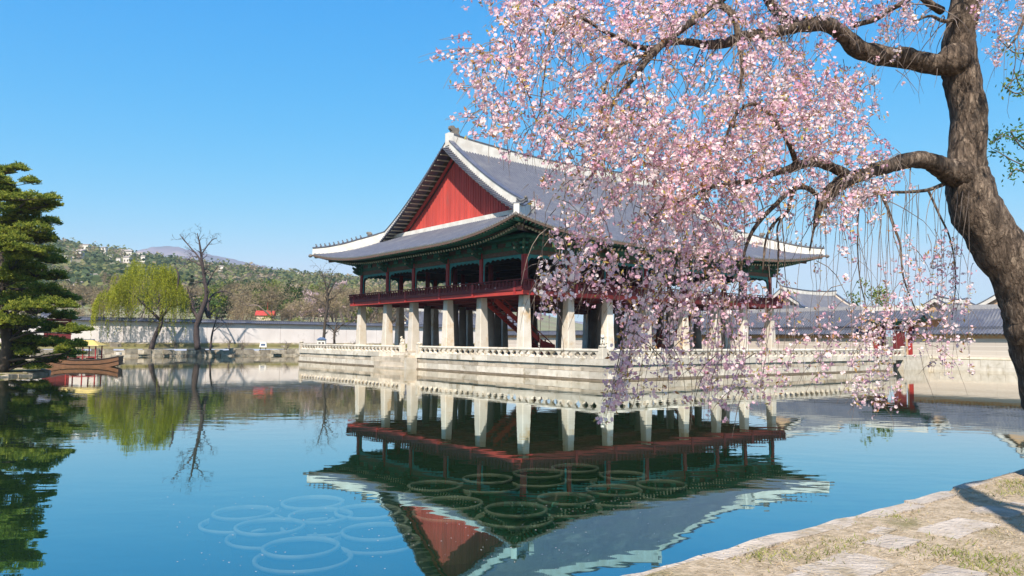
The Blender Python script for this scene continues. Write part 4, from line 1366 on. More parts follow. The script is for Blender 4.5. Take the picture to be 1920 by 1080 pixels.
MB().box(-1.95, 1.85, -1.05, 1.05, 2.26, 2.318).build('canopy_edge', M['cream'], c_)
MB().box(-1.0, .9, -.12, .12, 2.921, 3.0).build('canopy_ridge', M['blue'], c_)
for x in (-1.0, .6): MB().box(x - .2, x + .2, -.6, .6, .62, .98).build('bench', M['boat'], boat)
ro = MB()
for k in range(4): ro.tube([(3.05 + .2 * math.cos(a), .2 * math.sin(a), 1.12 + k * .06) for a in np.linspace(0, 6.28, 13)], .045, 5)
tag(ro.build('rope_coil', M['plaster'], None, loc=boat.location, rotz=R(4)), 'coil of pale mooring rope on the bow of the wooden boat', 'rope')

# white hut with a blue roof, and a small sign box, on the far bank
def hut(name, label, cat, px, py, Y, w, h, zb):
    P = at(px, py, Y)
    t = thing(name, label, cat, (P.x, P.y, zb), R(8))
    MB().box(-w / 2, w / 2, -w / 2, w / 2, 0, h).build('wall', M['plaster'], t)
    for x in (-.22, .22): MB().box(w * x - w * .13, w * x + w * .13, -w / 2 - .02, -w / 2 + .04, h * .3, h * .75).build('window', M['darkwood'], t)
    MB().hexa([(-w * .62, -w * .62, h), (w * .62, -w * .62, h), (w * .62, w * .62, h), (-w * .62, w * .62, h), (-w * .2, -w * .2, h + w * .3), (w * .2, -w * .2, h + w * .3), (w * .2, w * .2, h + w * .3), (-w * .2, w * .2, h + w * .3)]).build('roof', M['blue'], t)
hut('small_hut', 'tiny white hut with blue roof and two dark windows behind the balustrade', 'hut', 603, 648, 112, 1.15, 1.5, 1.15)
P = at(493, 655, 119)
t = thing('sign_board', 'small white slanted sign board on the far bank left of the terrace', 'sign', (P.x, P.y, BANK + .05), R(10))
MB().hexa([(-.55, -.1, .25), (.55, -.1, .25), (.55, .3, .25), (-.55, .3, .25), (-.45, .1, 1.05), (.45, .1, 1.05), (.45, .35, 1.05), (-.45, .35, 1.05)]).build('panel', M['plaster'], t)
MB().box(-.32, .32, -.045, .0, .42, .8).build('print', M['blue'], t)
for x in (-.4, .4): MB().box(x - .05, x + .05, .1, .2, -.1, .3).build('leg', M['darkwood'], t)

# ================================================================== TREES
def limb_mesh(lines, material, name, n=7, parent=None, smooth=True):
    b = MB()
    for pts, rad in lines:
        b.tube(pts, rad, max(3, n if max(rad) > .05 else 4))
    return b.mesh(name, material, smooth)


def smooth_line(pts, rad, sub=4, jit=0.0, rg=random):
    """Catmull-Rom through points (Vectors) with radii."""
    P = [pts[0] * 2 - pts[1]] + list(pts) + [pts[-1] * 2 - pts[-2]]
    op, orr = [], []
    for i in range(1, len(P) - 2):
        for k in range(sub):
            t = k / sub
            p = .5 * ((2 * P[i]) + (P[i + 1] - P[i - 1]) * t + (2 * P[i - 1] - 5 * P[i] + 4 * P[i + 1] - P[i + 2]) * t * t + (-P[i - 1] + 3 * P[i] - 3 * P[i + 1] + P[i + 2]) * t ** 3)
            r = rad[i - 1] + (rad[i] - rad[i - 1]) * t
            if jit: p = p + Vector((rg.uniform(-1, 1), rg.uniform(-1, 1), rg.uniform(-1, 1))) * jit * r; r *= 1 + rg.uniform(-jit, jit)
            op.append(p); orr.append(r)
    op.append(pts[-1].copy()); orr.append(rad[-1])
    return op, orr


def grow(rg, p, d, L_, r, lev, out, ends, spread=.6, up=.15, nb=(2, 3), shrink=.68, wob=.18, minr=.012):
    n = 4
    pts, rad = [p.copy()], [r]
    dd = d.copy()
    for i in range(n):
        dd = (dd + Vector((rg.gauss(0, wob), rg.gauss(0, wob), rg.gauss(0, wob) + up * .3))).normalized()
        p = p + dd * (L_ / n)
        pts.append(p.copy()); rad.append(max(minr, r * (1 - .38 * (i + 1) / n)))
    out.append((pts, rad))
    if lev <= 0:
        ends.append((p.copy(), dd.copy())); return
    for k in range(rg.randint(*nb)):
        q = pts[-1] if k == 0 else pts[rg.randint(2, n)]
        a = rg.uniform(0, 2 * math.pi)
        o1 = dd.orthogonal().normalized(); o2 = dd.cross(o1)
        nd = (dd + (o1 * math.cos(a) + o2 * math.sin(a)) * (spread * rg.uniform(.6, 1.3)) + Vector((0, 0, up))).normalized()
        grow(rg, q, nd, L_ * shrink * rg.uniform(.8, 1.15), rad[-1] * (.95 if k == 0 else .72), lev - 1, out, ends, spread, up, nb, shrink, wob, minr)


def leaf_quads(C, size, rs, flat=0.0, asp=.6):
    """Rhombic leaves of random orientation at centres C (n,3)."""
    n = len(C)
    nrm = rs.normal(size=(n, 3)); nrm[:, 2] = nrm[:, 2] * (1 - flat) + flat * 2.0
    nrm /= np.linalg.norm(nrm, axis=1, keepdims=True)
    a = rs.normal(size=(n, 3)); a -= nrm * (a * nrm).sum(1, keepdims=True); a /= np.linalg.norm(a, axis=1, keepdims=True)
    b = np.cross(nrm, a)
    s = (np.asarray(size) * rs.uniform(.7, 1.3, n))[:, None]
    V = np.empty((n, 4, 3))
    V[:, 0] = C - a * s; V[:, 1] = C + b * s * asp; V[:, 2] = C + a * s; V[:, 3] = C - b * s * asp
    return V.reshape(-1, 3), np.arange(4 * n).reshape(-1, 4)


# ---- mid-distance and hillside trees: a few prototypes, copied
M['leaf_green'] = leaf_mat('green_leaves', [(0, (0.028, 0.055, 0.012)), (.6, (0.06, 0.10, 0.022)), (1, (0.11, 0.15, 0.03))], .3, rnd=.25)
M['leaf_dark'] = leaf_mat('dark_leaves', [(0, (0.015, 0.032, 0.014)), (1, (0.04, 0.065, 0.026))], .2, rnd=.25)
M['leaf_yellow'] = leaf_mat('fresh_leaves', [(0, (0.11, 0.14, 0.018)), (1, (0.22, 0.25, 0.03))], .35, rnd=.15)
M['leaf_brown'] = leaf_mat('bare_twigs', [(0, (0.15, 0.11, 0.075)), (.6, (0.26, 0.20, 0.12)), (1, (0.38, 0.31, 0.15))], .25, rnd=.2)
M['leaf_pink'] = leaf_mat('pink_blossom', [(0, (0.42, 0.28, 0.30)), (1, (0.62, 0.46, 0.46))], .3, rnd=.1)

def proto(seed, kind):
    rg = random.Random(seed); rs = np.random.RandomState(seed)
    out, ends = [], []
    if kind == 'conifer':
        out.append(([Vector((0, 0, 0)), Vector((0, 0, 5)), Vector((0, 0, 9.6))], [.22, .14, .03]))
        C = []
        for k in range(900):
            h = rg.uniform(.08, 1) ; r = (1.05 - h) * 2.6 * rg.uniform(.3, 1) ** .6; a = rg.uniform(0, 6.28)
            lay = round(h * 9) / 9 + rg.gauss(0, .015)
            C.append((r * math.cos(a), r * math.sin(a), 1.0 + lay * 8.8 - r * .22))
        C = np.array(C); sz, asp = .36, .5
        tint = np.clip(.5 + .5 * rs.normal(size=len(C)) * .5, 0, 1)
    else:
        grow(rg, Vector((0, 0, 0)), Vector((0, 0, 1)), 3.6, .24, 4, out, ends, .8, .18, (2, 3), .76, .12, .018)
        C, tint = [], []
        per = {'brown': 34, 'green': 16, 'yellow': 15, 'dark': 18, 'pink': 16}[kind]
        for e, d in ends:
            ct = rg.random()
            R_ = .75 if kind != 'brown' else .9
            for k in range(per):
                v = Vector((rg.gauss(0, 1), rg.gauss(0, 1), rg.gauss(0, .75)))
                C.append(tuple(e + v * R_ * .55)); tint.append(min(1, max(0, ct * .7 + rg.random() * .3)))
        C = np.array(C); tint = np.array(tint)
        sz, asp = (.26, .5)
        if kind == 'brown': sz, asp = .30, .13
    V, Q = leaf_quads(C, sz, rs, .2, asp)
    mt = {'brown': 'leaf_brown', 'green': 'leaf_green', 'yellow': 'leaf_yellow', 'dark': 'leaf_dark', 'pink': 'leaf_pink', 'conifer': 'leaf_dark'}[kind]
    cr = np_mesh('crown', V, Q, tint, M[mt])
    tr = limb_mesh([l for l in out if max(l[1]) > (.03 if kind != 'brown' else .0)], M['bark_far'] if kind != 'brown' else M['twig'], 'trunk', 5)
    H = max(p[2] for p in C.tolist())
    return cr, tr, H
PROTO = {}
for kind, n in (('brown', 3), ('green', 2), ('yellow', 2), ('dark', 2), ('pink', 2), ('conifer', 1)):
    PROTO[kind] = [proto(100 + 7 * i + len(kind) * 31, kind) for i in range(n)]
KL = {'brown': 'brownish bare tree', 'green': 'mid green leafy tree', 'yellow': 'yellow green budding tree', 'dark': 'dark evergreen tree', 'pink': 'pale pink blossoming tree', 'conifer': 'dark pointed conifer'}
def far_tree(kind, px, Y, H, label, group, zb=None, wide=1.0):
    cr, tr, h0 = rng.choice(PROTO[kind])
    P = at(px, 600, Y)
    z = zb if zb is not None else hill_z(px, Y) - .3
    t = thing({'conifer': 'conifer', 'brown': 'bare_tree', 'pink': 'blossom_tree'}.get(kind, 'leafy_tree'), label, 'tree', (P.x, P.y, z), rng.uniform(0, 6.28), group)
    s = H / h0
    t.scale = (s * wide, s * wide, s)
    inst('trunk', tr, t); inst('crown', cr, t)
    return t
# belts of trees between the white wall and the hill
def zone(px):
    return 'left of the willow' if px < 200 else 'behind the willow' if px < 375 else 'between the dark bare tree and the pavilion' if px < 560 else 'just left of the pavilion' if px < 690 else 'seen through the pavilion columns'
belts, BELT = [], []
for k in range(140):
    Y = 152 + 110 * (k / 140) ** 1.1 + rng.uniform(-5, 5)
    belts.append((rng.uniform(-60, 900) if k % 3 else rng.uniform(380, 720), Y))
for px, Y in belts:
    r_ = rng.random()
    kind = 'brown' if r_ < .62 else 'green' if r_ < .76 else 'dark' if r_ < .81 else 'yellow' if r_ < .96 else 'conifer'
    if 560 < px < 640 and Y > 170 and r_ < .6: kind = 'pink'
    top = rng.uniform(7.5, 12.5)
    if px > 690: top *= .8
    BELT.append((far_tree(kind, px, Y, top, 'x', 'trees behind the white wall'), kind, px, Y, top))
for px, Y, H, kind in ((590, 165, 10.5, 'pink'), (612, 172, 9.5, 'pink'), (575, 168, 8.5, 'pink'), (655, 150, 12.0, 'brown'), (690, 152, 12.5, 'brown'), (722, 155, 12, 'brown'), (630, 156, 11, 'brown'), (470, 150, 8.5, 'brown'), (545, 152, 9.0, 'brown'), (515, 150, 6.0, 'yellow'), (495, 170, 8, 'green'), (560, 149, 5.5, 'yellow'), (430, 150, 8, 'brown'), (205, 150, 10, 'brown'), (150, 152, 8, 'brown'), (1630, 118, 11.6, 'yellow'), (1660, 122, 10.4, 'yellow'), (1606, 124, 10.0, 'green')):
    if px > 1000:
        far_tree(kind, px, Y, H, {1630: 'yellow green tree rising above the gate roof on the right', 1660: 'lower yellow green tree above the gate roof', 1606: 'green tree behind the hall beside the palace gate'}[px], None, BANK, .8)
    else:
        BELT.append((far_tree(kind, px, Y, H, 'x', 'trees behind the white wall'), kind, px, Y, H))

# what tells each of them apart: kind, size, row, and what it stands behind
LMK = [(60, 'the pine'), (158, 'the boat canopy'), (215, 'the willow edge'), (285, 'the willow trunk'), (330, 'the right willow boughs'), (372, 'the dark bare tree'), (430, 'the pink twigged shrub'), (493, 'the sign board'), (540, 'the left terrace end'), (603, 'the white hut'), (650, 'the pruned tree'), (678, 'the corner pillar at far left'), (727, 'the second pillar from left'), (777, 'the third pillar from left'), (841, 'the fourth pillar from left')]
SHORT = {'brown': 'brownish bare tree', 'green': 'mid green tree', 'yellow': 'yellow green tree', 'dark': 'dark evergreen', 'pink': 'pale pink tree', 'conifer': 'dark conifer'}
bins = {}
for o_, kind, px, Y, H in BELT:
    size = 'tall' if H > 10.6 else 'low' if H < 8.3 else 'middling'
    row = 'first row' if Y < 176 else 'middle row' if Y < 212 else 'back row'
    lm = min(LMK, key=lambda q: abs(q[0] - px))[1]
    bins.setdefault((size, kind, row, lm), []).append((px, o_))
for (size, kind, row, lm), lst in bins.items():
    lst.sort(key=lambda q: q[0])
    for k, (px, o_) in enumerate(lst):
        side = '' if len(lst) == 1 else ('left of two ' if k == 0 else 'right of two ') if len(lst) == 2 else ('leftmost ', 'second from left ', 'third from left ', 'fourth from left ', 'fifth from left ')[k]
        o_['label'] = side + size + ' ' + SHORT[kind] + ', ' + row + ' beyond ' + lm

HS = [(147, 486, 26, 'widest pale house on the green hill beside the pine'), (161, 464, 13, 'pale house high on the hill just under the ridge'), (127, 495, 12, 'small pale house left of the widest hill house'), (195, 468, 12, 'pale house by the ridge above the willow'), (196, 480, 8, 'tiny white house below the ridge house above the willow'), (207, 490, 10, 'pale house left of the dark roofed cluster above the willow'), (236, 482, 20, 'long tan house in the cluster above the willow'), (240, 494, 15, 'pale house lowest of the cluster above the willow'), (222, 497, 7, 'bluish small house in the cluster above the willow'), (263, 475, 12, 'pale house at the right end of the ridge cluster'), (266, 492, 14, 'white house under the right end of the ridge cluster'), (180, 533, 10, 'white house low on the hill left of the willow crown'), (168, 531, 7, 'tiny white house low on the hill beside the pine'), (128, 544, 7, 'tiny white house half hidden by the pine'), (146, 552, 18, 'cluster white house low behind the willow and pine'), (415, 510, 10, 'small pale house right of the dark bare tree top'), (560, 520, 8, 'tiny pale house on the low slope left of the pavilion')]
# the hillside wood: too many to count
def hill_wood():
    rs = np.random.RandomState(5)
    n = 5600
    px = rs.uniform(-250, 900, n); Y = 235 + 375 * rs.rand(n) ** .8
    C, S, T = [], [], []
    for x, y in zip(px, Y):
        z = hill_z(x, y); X_, Y_ = polar(x, y)
        kind = .5 + .5 * mnoise.noise(Vector((x * .018, y * .014, 9))) + .35 * (rs.rand() - .5)
        r = rs.uniform(1.8, 3.9)
        u_, v_ = to_px((X_, Y_, z + r))
        if any(abs(u_ - h[0]) < h[2] * .75 and -9 < v_ - h[1] < 9 for h in HS): continue
        m = 22
        d = rs.normal(size=(m, 3)) * np.array([r * .5, r * .5, r * .5]); d[:, 2] += r * .7
        C.append(d + np.array([X_, Y_, z])); S += [r * .30] * m
        lim = .46 if x < 330 else .32
        base = .15 + .25 * rs.rand() if kind < lim else .42 + .18 * rs.rand() if kind < lim + .28 else .70 + .3 * rs.rand()
        T += list(np.clip(base + rs.normal(size=m) * .05, 0, 1))
    C = np.concatenate(C)
    V, Q = leaf_quads(C, np.array(S) * 1.15, rs, .72, .8)
    M['wood'] = leaf_mat('hillside_wood', [(0, (0.07, 0.105, 0.055)), (.35, (0.11, 0.15, 0.075)), (.5, (0.22, 0.235, 0.085)), (.7, (0.28, 0.225, 0.135)), (1, (0.36, 0.285, 0.21))], .5)
    o = inst('woods', np_mesh('woods', V, Q, np.array(T), M['wood']))
    tag(o, kind='stuff')
hill_wood()

# houses on the hill
M['house'] = mat('house_wall', (0.62, 0.57, 0.52), (0.55, 0.5, 0.45), .3, .9, rnd=.15)
M['house_roof'] = mat('house_roof', (0.32, 0.25, 0.22), (0.25, 0.22, 0.21), .5, .9, rnd=.3)
def hill_point(px, py):
    Y = 160.0
    while Y < 600:
        p = at(px, py, Y)
        if p.z <= hill_z(px, Y): return p, Y
        Y += 3
    return at(px, py, 590.0), 590.0
for px, py, w, lb in HS:
    P, Y = hill_point(px, py)
    w_ = w * Y / F; h_ = max(3.0, w_ * .42)
    t = thing('hill_house', lb, 'house', (P.x, P.y, hill_z(px, Y)), rng.uniform(-.4, .4), 'houses on the hillside')
    MB().box(-w_ / 2, w_ / 2, -w_ * .3, w_ * .3, 0, h_ + 1).build('wall', M['house'], t)
    MB().prism([(-w_ * .54, -w_ * .36, h_ + 1.002), (-w_ * .54, 0, h_ + 1 + w_ * .16), (-w_ * .54, w_ * .36, h_ + 1.002)], (w_ * 1.08, 0, 0)).build('roof', M['house_roof'], t)
    nw = max(2, int(w_ / 2.6))
    for k in range(nw):
        x = -w_ / 2 + w_ * (k + .5) / nw
        MB().box(x - .5, x + .5, -w_ * .3 - .04, -w_ * .3 + .05, h_ * .35, h_ * .78).build('window', M['darkwood'], t)
# red roofed building with a mast among the trees
P = at(498, 588, 158)
t = thing('red_building', 'red roofed building with thin mast among the trees left of the pavilion', 'building', (P.x, P.y, P.z - 2.0), R(5))
t.scale = (.62, .62, .72)
MB().box(-2.6, 2.6, -1.5, 1.5, 0, 2.2).build('wall', M['cream'], t)
MB().prism([(-3.1, -1.9, 2.2), (-3.1, 0, 3.6), (-3.1, 1.9, 2.2)], (6.2, 0, 0)).build('roof', M['red_bright'], t)
MB().tube([(.6, 0, 3.2), (.6, 0, 6.2)], .12, 6).build('mast', M['red_bright'], t)

# ---- willow on the far bank
def willow():
    rg = random.Random(41); rs = np.random.RandomState(41)
    B = at(284, 655, 113.5); B.z = BANK
    t = thing('willow_tree', 'yellow green weeping willow on the far bank in front of the white wall', 'tree', B)
    def L(px, py, dy=0.0): return at(px, py, 113.5 + dy) - B
    lines = []
    for pp in ([(284, 655, 7, 0), (289, 635, 6, 0), (300, 612, 5.5, 0), (303, 590, 5, .5), (298, 565, 4, 1), (290, 540, 3, 1), (285, 515, 2, 1)], [(303, 595, 4, 0), (318, 575, 3.4, -.6), (330, 550, 3, -1), (335, 520, 2, -1.5), (330, 500, 1.4, -1.5)], [(300, 600, 4, 0), (280, 580, 3, -1), (258, 560, 2.4, -2), (238, 545, 1.6, -2.5)], [(298, 562, 3, 1), (315, 540, 2, 2), (318, 510, 1.4, 3)], [(303, 585, 3, 0), (285, 560, 2.2, 3), (262, 530, 1.6, 4)], [(318, 575, 2.4, -.6), (340, 570, 2, 1), (352, 560, 1.2, 2)]):
        pts = [L(x, y, d) for x, y, r, d in pp]
        lines.append(smooth_line(pts, [r * .72 / F * 113.5 for x, y, r, d in pp], 3, .12, rg))
    inst('trunk', limb_mesh(lines, M['bark_dark'], 'trunk', 7), t)
    strands, C, T = [], [], []
    # dome of drooping strands
    cx, cz, rx, rz = L(277, 562).x, L(277, 562).z, 6.9, 6.0
    clump = [(rg.uniform(0, 6.28), rg.uniform(.05, 1) ** .6, rg.uniform(-.22, .12)) for _ in range(62)]
    for k in range(1350):
        a, q, lift_ = rg.choice(clump); a += rg.gauss(0, .16); q = min(1, abs(q + rg.gauss(0, .07)))
        x = cx + rx * q * math.cos(a) * (1.05 if math.cos(a) < 0 else .92); y = rx * .8 * q * math.sin(a)
        lobes = .86 + lift_ + rg.uniform(-.08, .08)
        top = cz + rz * math.sqrt(max(0, 1 - q * q * .92)) * lobes - (1.9 if x < cx - 3.2 else 0) - (.9 if x > cx + 4.2 else 0)
        ln = rg.uniform(1.1, 3.8) * (.55 + .6 * q)
        if rg.random() < .09: ln = rg.uniform(4, 8.0)
        bot = max(top - ln, .35)
        m = max(4, int((top - bot) / .26))
        sx, sy = rg.gauss(0, .16) + (x - cx) * .05, rg.gauss(0, .16)
        tb = min(1, max(0, .45 + rg.gauss(0, .2)))
        for i in range(m):
            f = i / m
            for _ in range(2):
                C.append((x + sx * math.sin(f * 2.2) + rg.gauss(0, .05), y + sy * f + rg.gauss(0, .05), top + (bot - top) * f + rg.gauss(0, .06))); T.append(min(1, max(0, tb + rg.gauss(0, .12))))
    C = np.array(C)
    V, Q = leaf_quads(C, .125, rs, 0, .38)
    # leaves hang: pull tips down
    V = V.reshape(-1, 4, 3); V[:, 2, 2] -= .10; V = V.reshape(-1, 3)
    M['willow'] = leaf_mat('willow_leaves', [(0, (0.19, 0.21, 0.02)), (.5, (0.31, 0.32, 0.025)), (1, (0.44, 0.42, 0.05))], .45)
    inst('crown', np_mesh('crown', V, Q, np.array(T), M['willow']), t)
willow()

# ---- bare trees on the far bank, traced limb by limb, twigs grown
def bare(label, base, Y, limbs, seed, mt, lev=2, tw=.9, name='bare_tree'):
    rg = random.Random(seed)
    B = at(base[0], base[1], Y); B.z = BANK
    t = thing(name, label, 'tree', B)
    lines, ends = [], []
    for pp in limbs:
        d = 0; pts, rad = [], []
        ax = rg.uniform(-.5, .5)
        for i, (x, y, r) in enumerate(pp):
            pts.append(at(x, y, Y + ax * i) - B); rad.append(r * .74 / F * Y)
        if pp is limbs[0]: pts[0] = Vector((0, 0, -.1))
        l = smooth_line(pts, rad, 4, .15, rg)
        lines.append(l)
        n = len(l[0])
        for k in range(2, n):
            if l[1][k] < .32 and rg.random() < (.8 if k > n * .5 else .35):
                dd = (l[0][k] - l[0][k - 1]).normalized()
                a = rg.uniform(0, 6.28); o1 = dd.orthogonal().normalized(); o2 = dd.cross(o1)
                grow(rg, l[0][k], (dd * .6 + (o1 * math.cos(a) + o2 * math.sin(a)) * .9 + Vector((0, 0, .15))).normalized(), tw * rg.uniform(.7, 1.5), max(.025, l[1][k] * .42), lev, lines, ends, .75, .05, (2, 3), .72, .22, .012)
    inst('trunk', limb_mesh(lines, mt, 'trunk', 7), t)
    return t
bare('tall dark bare tree with gnarled limbs right of the willow', (372, 648), 114, [
    [(370, 648, 8), (368, 620, 7), (374, 597, 6.5), (383, 570, 5.6), (387, 550, 5), (383, 522, 4.2), (380, 500, 3.4), (377, 475, 2.8), (374, 455, 2.0), (370, 437, 1.0)],
    [(381, 505, 3), (372, 482, 2.2), (358, 465, 1.8), (345, 450, 1.4), (337, 440, .8)], [(377, 478, 2.0), (388, 462, 1.5), (398, 450, 1.2), (407, 446, .7)],
    [(372, 600, 5), (362, 580, 4), (357, 560, 3), (352, 545, 2.0)], [(384, 575, 4), (392, 596, 4), (390, 570, 3), (400, 552, 2.2), (420, 546, 1.6), (436, 552, .8)],
    [(380, 500, 2.2), (366, 492, 1.6), (352, 486, .8)], [(386, 540, 2), (398, 515, 1.4), (408, 500, .8)]], 3, M['bark_dark'], 2, .85)
bare('slender grey bare tree behind the white hut left of the pavilion', (606, 645), 121, [
    [(606, 648, 4.5), (609, 610, 4), (614, 570, 3.2), (613, 545, 2.4), (608, 525, 1.4), (603, 508, .8)], [(613, 560, 2.4), (622, 540, 1.8), (632, 525, 1.0)], [(612, 575, 2.2), (598, 562, 1.8), (580, 555, 1.2), (570, 550, .7)], [(613, 548, 2), (620, 525, 1.4), (624, 508, .7)], [(612, 565, 1.8), (628, 556, 1.2), (642, 540, .7)]], 8, M['bark_far'], 2, .9)
bare('small pruned bare tree with pale forked limbs next to the slender tree', (627, 645), 122, [
    [(627, 648, 3.6), (627, 628, 3.2), (628, 620, 3)], [(628, 622, 2.4), (618, 612, 1.8), (609, 606, 1.2)], [(628, 621, 2.4), (640, 610, 1.8), (648, 605, 1)], [(628, 621, 2.2), (631, 608, 1.5), (634, 602, .8)]], 12, M['bark_far'], 2, .6)
bare('thin leaning bare sapling casting a shadow on the white wall', (395, 640), 116, [
    [(393, 648, 2.6), (398, 625, 2.2), (404, 604, 1.6), (408, 590, .8)], [(399, 622, 1.4), (412, 612, 1), (424, 606, .6)]], 15, M['bark_dark'], 2, .7)
for px, lb, sd in ((430, 'low bare shrub with pinkish twigs right of the dark bare tree', 21), (455, 'second low bare shrub along the far bank edge', 22), (535, 'low bare shrub beside the far end of the terrace', 23), (660, 'bare shrub behind the far balustrade by the corner pillar', 24), (250, 'low bare shrub left of the willow trunk', 25), (330, 'bare shrub between the willow and the dark bare tree', 26)):
    rg = random.Random(sd); lines, ends = [], []
    for k in range(7):
        grow(rg, Vector((rg.uniform(-.2, .2), rg.uniform(-.2, .2), 0)), Vector((rg.uniform(-.8, .8), rg.uniform(-.8, .8), 1)).normalized(), .75, .04, 2, lines, ends, .8, .0, (2, 3), .8, .2, .014)
    P = at(px, 650, 115 + rg.uniform(0, 2)); t = thing('bare_shrub', lb, 'shrub', (P.x, P.y, BANK), 0, 'bare shrubs on the far bank')
    inst('stems', limb_mesh(lines, M['twig'], 'stems', 4), t)

# ---- pine on the islet at the left
mb = MB()
ip = [(-56, 46.8), (-45, 44.5), (-37, 47), (-34.2, 51), (-33.4, 55), (-35.5, 59), (-41.5, 61.5), (-52, 61), (-58, 54)]
top = [(x, y, .22) for x, y in ip]; low = [(x + (.4 if x > -50 else -.4), y, -.6) for x, y in ip]
mb.add(top + low, [tuple(range(9))] + [(i, i + 9, (i + 1) % 9 + 9, (i + 1) % 9) for i in range(9)])
islet = mb.build('islet', M['grassland']); tag(islet, kind='structure')
for i in range(9):
    a, c = Vector((*ip[i], 0)), Vector((*ip[(i + 1) % 9], 0))
    L_ = (c - a).length; d = (c - a).normalized(); nrm = Vector((d.y, -d.x, 0)); s = 0
    while s < L_:
        w = rng.uniform(.7, 1.4)
        p, q = a + d * s, a + d * min(s + w - .03, L_)
        o_ = rng.uniform(.15, .4); z = rng.uniform(.16, .34)
        MB().hexa([tuple(p - nrm * .5 + Vector((0, 0, -.5))), tuple(q - nrm * .5 + Vector((0, 0, -.5))), tuple(q + nrm * (o_ + .1) + Vector((0, 0, -.5))), tuple(p + nrm * (o_ + .1) + Vector((0, 0, -.5))), tuple(p - nrm * .4 + Vector((0, 0, z))), tuple(q - nrm * .4 + Vector((0, 0, z + rng.uniform(-.1, .1)))), tuple(q + nrm * o_ + Vector((0, 0, z - .1))), tuple(p + nrm * o_ + Vector((0, 0, z - .06)))]).build('edge_rock', M['rock'], islet)
        s += w
def pine():
    rg = random.Random(77); rs = np.random.RandomState(77)
    Y = 54.0
    B = Vector((-35.7, Y, .2))
    t = thing('pine_tree', 'big old pine with layered boughs on the islet at the left edge', 'tree', B)
    pads = [(8, 322, 26, 9), (24, 342, 38, 10), (-10, 352, 40, 10), (48, 368, 40, 10), (88, 378, 30, 8), (62, 390, 46, 10), (15, 388, 50, 12), (40, 410, 50, 11), (75, 418, 28, 7), (0, 425, 50, 12), (38, 440, 50, 11), (72, 452, 30, 9), (10, 465, 55, 13), (55, 475, 45, 11), (88, 488, 26, 8), (20, 500, 55, 13), (68, 512, 42, 11), (105, 520, 24, 8), (0, 530, 60, 14), (45, 540, 55, 12), (88, 550, 36, 10), (118, 562, 20, 7), (20, 570, 60, 14), (70, 580, 48, 12), (110, 592, 30, 9), (0, 600, 60, 14), (50, 610, 60, 13), (95, 618, 45, 10), (135, 620, 18, 6), (20, 640, 60, 13), (75, 642, 50, 11), (115, 648, 30, 8), (40, 664, 60, 11), (95, 668, 38, 8), (10, 684, 50, 9), (55, 684, 40, 7), (130, 655, 20, 6)]
    tr = smooth_line([B * 0, at(14, 640, Y) - B, at(2, 560, Y + .5) - B, at(6, 480, Y) - B, at(-4, 400, Y) - B, at(6, 330, Y) - B], [.42, .38, .32, .24, .16, .05], 5, .1, rg)
    lines = [tr]
    zs = [p.z for p in tr[0]]
    C, T, D = [], [], []
    for x, y, hw_, hh_ in pads:
        dy = rg.uniform(-3.5, 3.5)
        c = at(x, y, Y + dy) - B
        rx, rz = hw_ / F * Y * 1.22, hh_ / F * Y * 1.75
        i = min(range(len(zs)), key=lambda k: abs(zs[k] - (c.z - 1.0)))
        p0 = tr[0][i]
        m_ = (p0 + c) * .5 + Vector((rg.gauss(0, .3), rg.gauss(0, .3), rg.gauss(0, .3) + .2))
        lines.append(smooth_line([p0.copy(), m_, c - Vector((0, 0, rz * .6))], [.10, .075, .03], 4, .2, rg))
        n = int(110 + 125 * rx)
        # tufts over a ragged flat pad made of several smaller lobes
        lob = [(rg.uniform(-.75, .75) * rx, rg.uniform(-.75, .75) * rx * .8, rg.uniform(-.5, .5) * rz, rg.uniform(.28, .6) * rx) for _ in range(5)]
        for k in range(n):
            lx, ly, lz, lr = rg.choice(lob)
            a, q = rg.uniform(0, 6.28), math.sqrt(rg.random())
            C.append(tuple(c + Vector((lx + lr * q * math.cos(a), ly + lr * q * math.sin(a), lz + rz * .7 * (1 - q * q) * rg.uniform(.1, 1)))))
            T.append(rg.random())
            if rg.random() < .05:
                lines.append(([c + Vector((0, 0, -rz * .4)), Vector(C[-1])], [.03, .012]))
    C = np.array(C); n = len(C)
    # each tuft: nine needles bundles (thin blades) fanning upward
    Vs, Ts = [], []
    for k in range(9):
        a = rs.uniform(0, 6.28, n); el = rs.uniform(-.15, 1.1, n); L_ = rs.uniform(.15, .30, n)
        d = np.c_[np.cos(a) * np.cos(el), np.sin(a) * np.cos(el), np.sin(el)]
        s_ = np.cross(d, rs.normal(size=(n, 3))); s_ /= np.linalg.norm(s_, axis=1, keepdims=True)
        w_ = .030
        q = np.empty((n, 4, 3)); q[:, 0] = C - s_ * w_ * .5; q[:, 1] = C + s_ * w_ * .5; q[:, 2] = C + d * L_[:, None] + s_ * w_; q[:, 3] = C + d * L_[:, None] - s_ * w_
        Vs.append(q); Ts.append(np.clip(np.array(T) * .6 + rs.rand(n) * .4, 0, 1))
    V = np.concatenate(Vs).reshape(-1, 3)
    M['needles'] = leaf_mat('pine_needles', [(0, (0.09, 0.14, 0.026)), (.6, (0.25, 0.28, 0.042)), (1, (0.46, 0.43, 0.065))], .5)
    o = inst('needles', np_mesh('needles', V, np.arange(len(V)).reshape(-1, 4), np.concatenate(Ts), M['needles']), t); tag(o, kind='stuff')
    inst('trunk', limb_mesh(lines, M['bark_far'], 'trunk', 8), t)
pine()
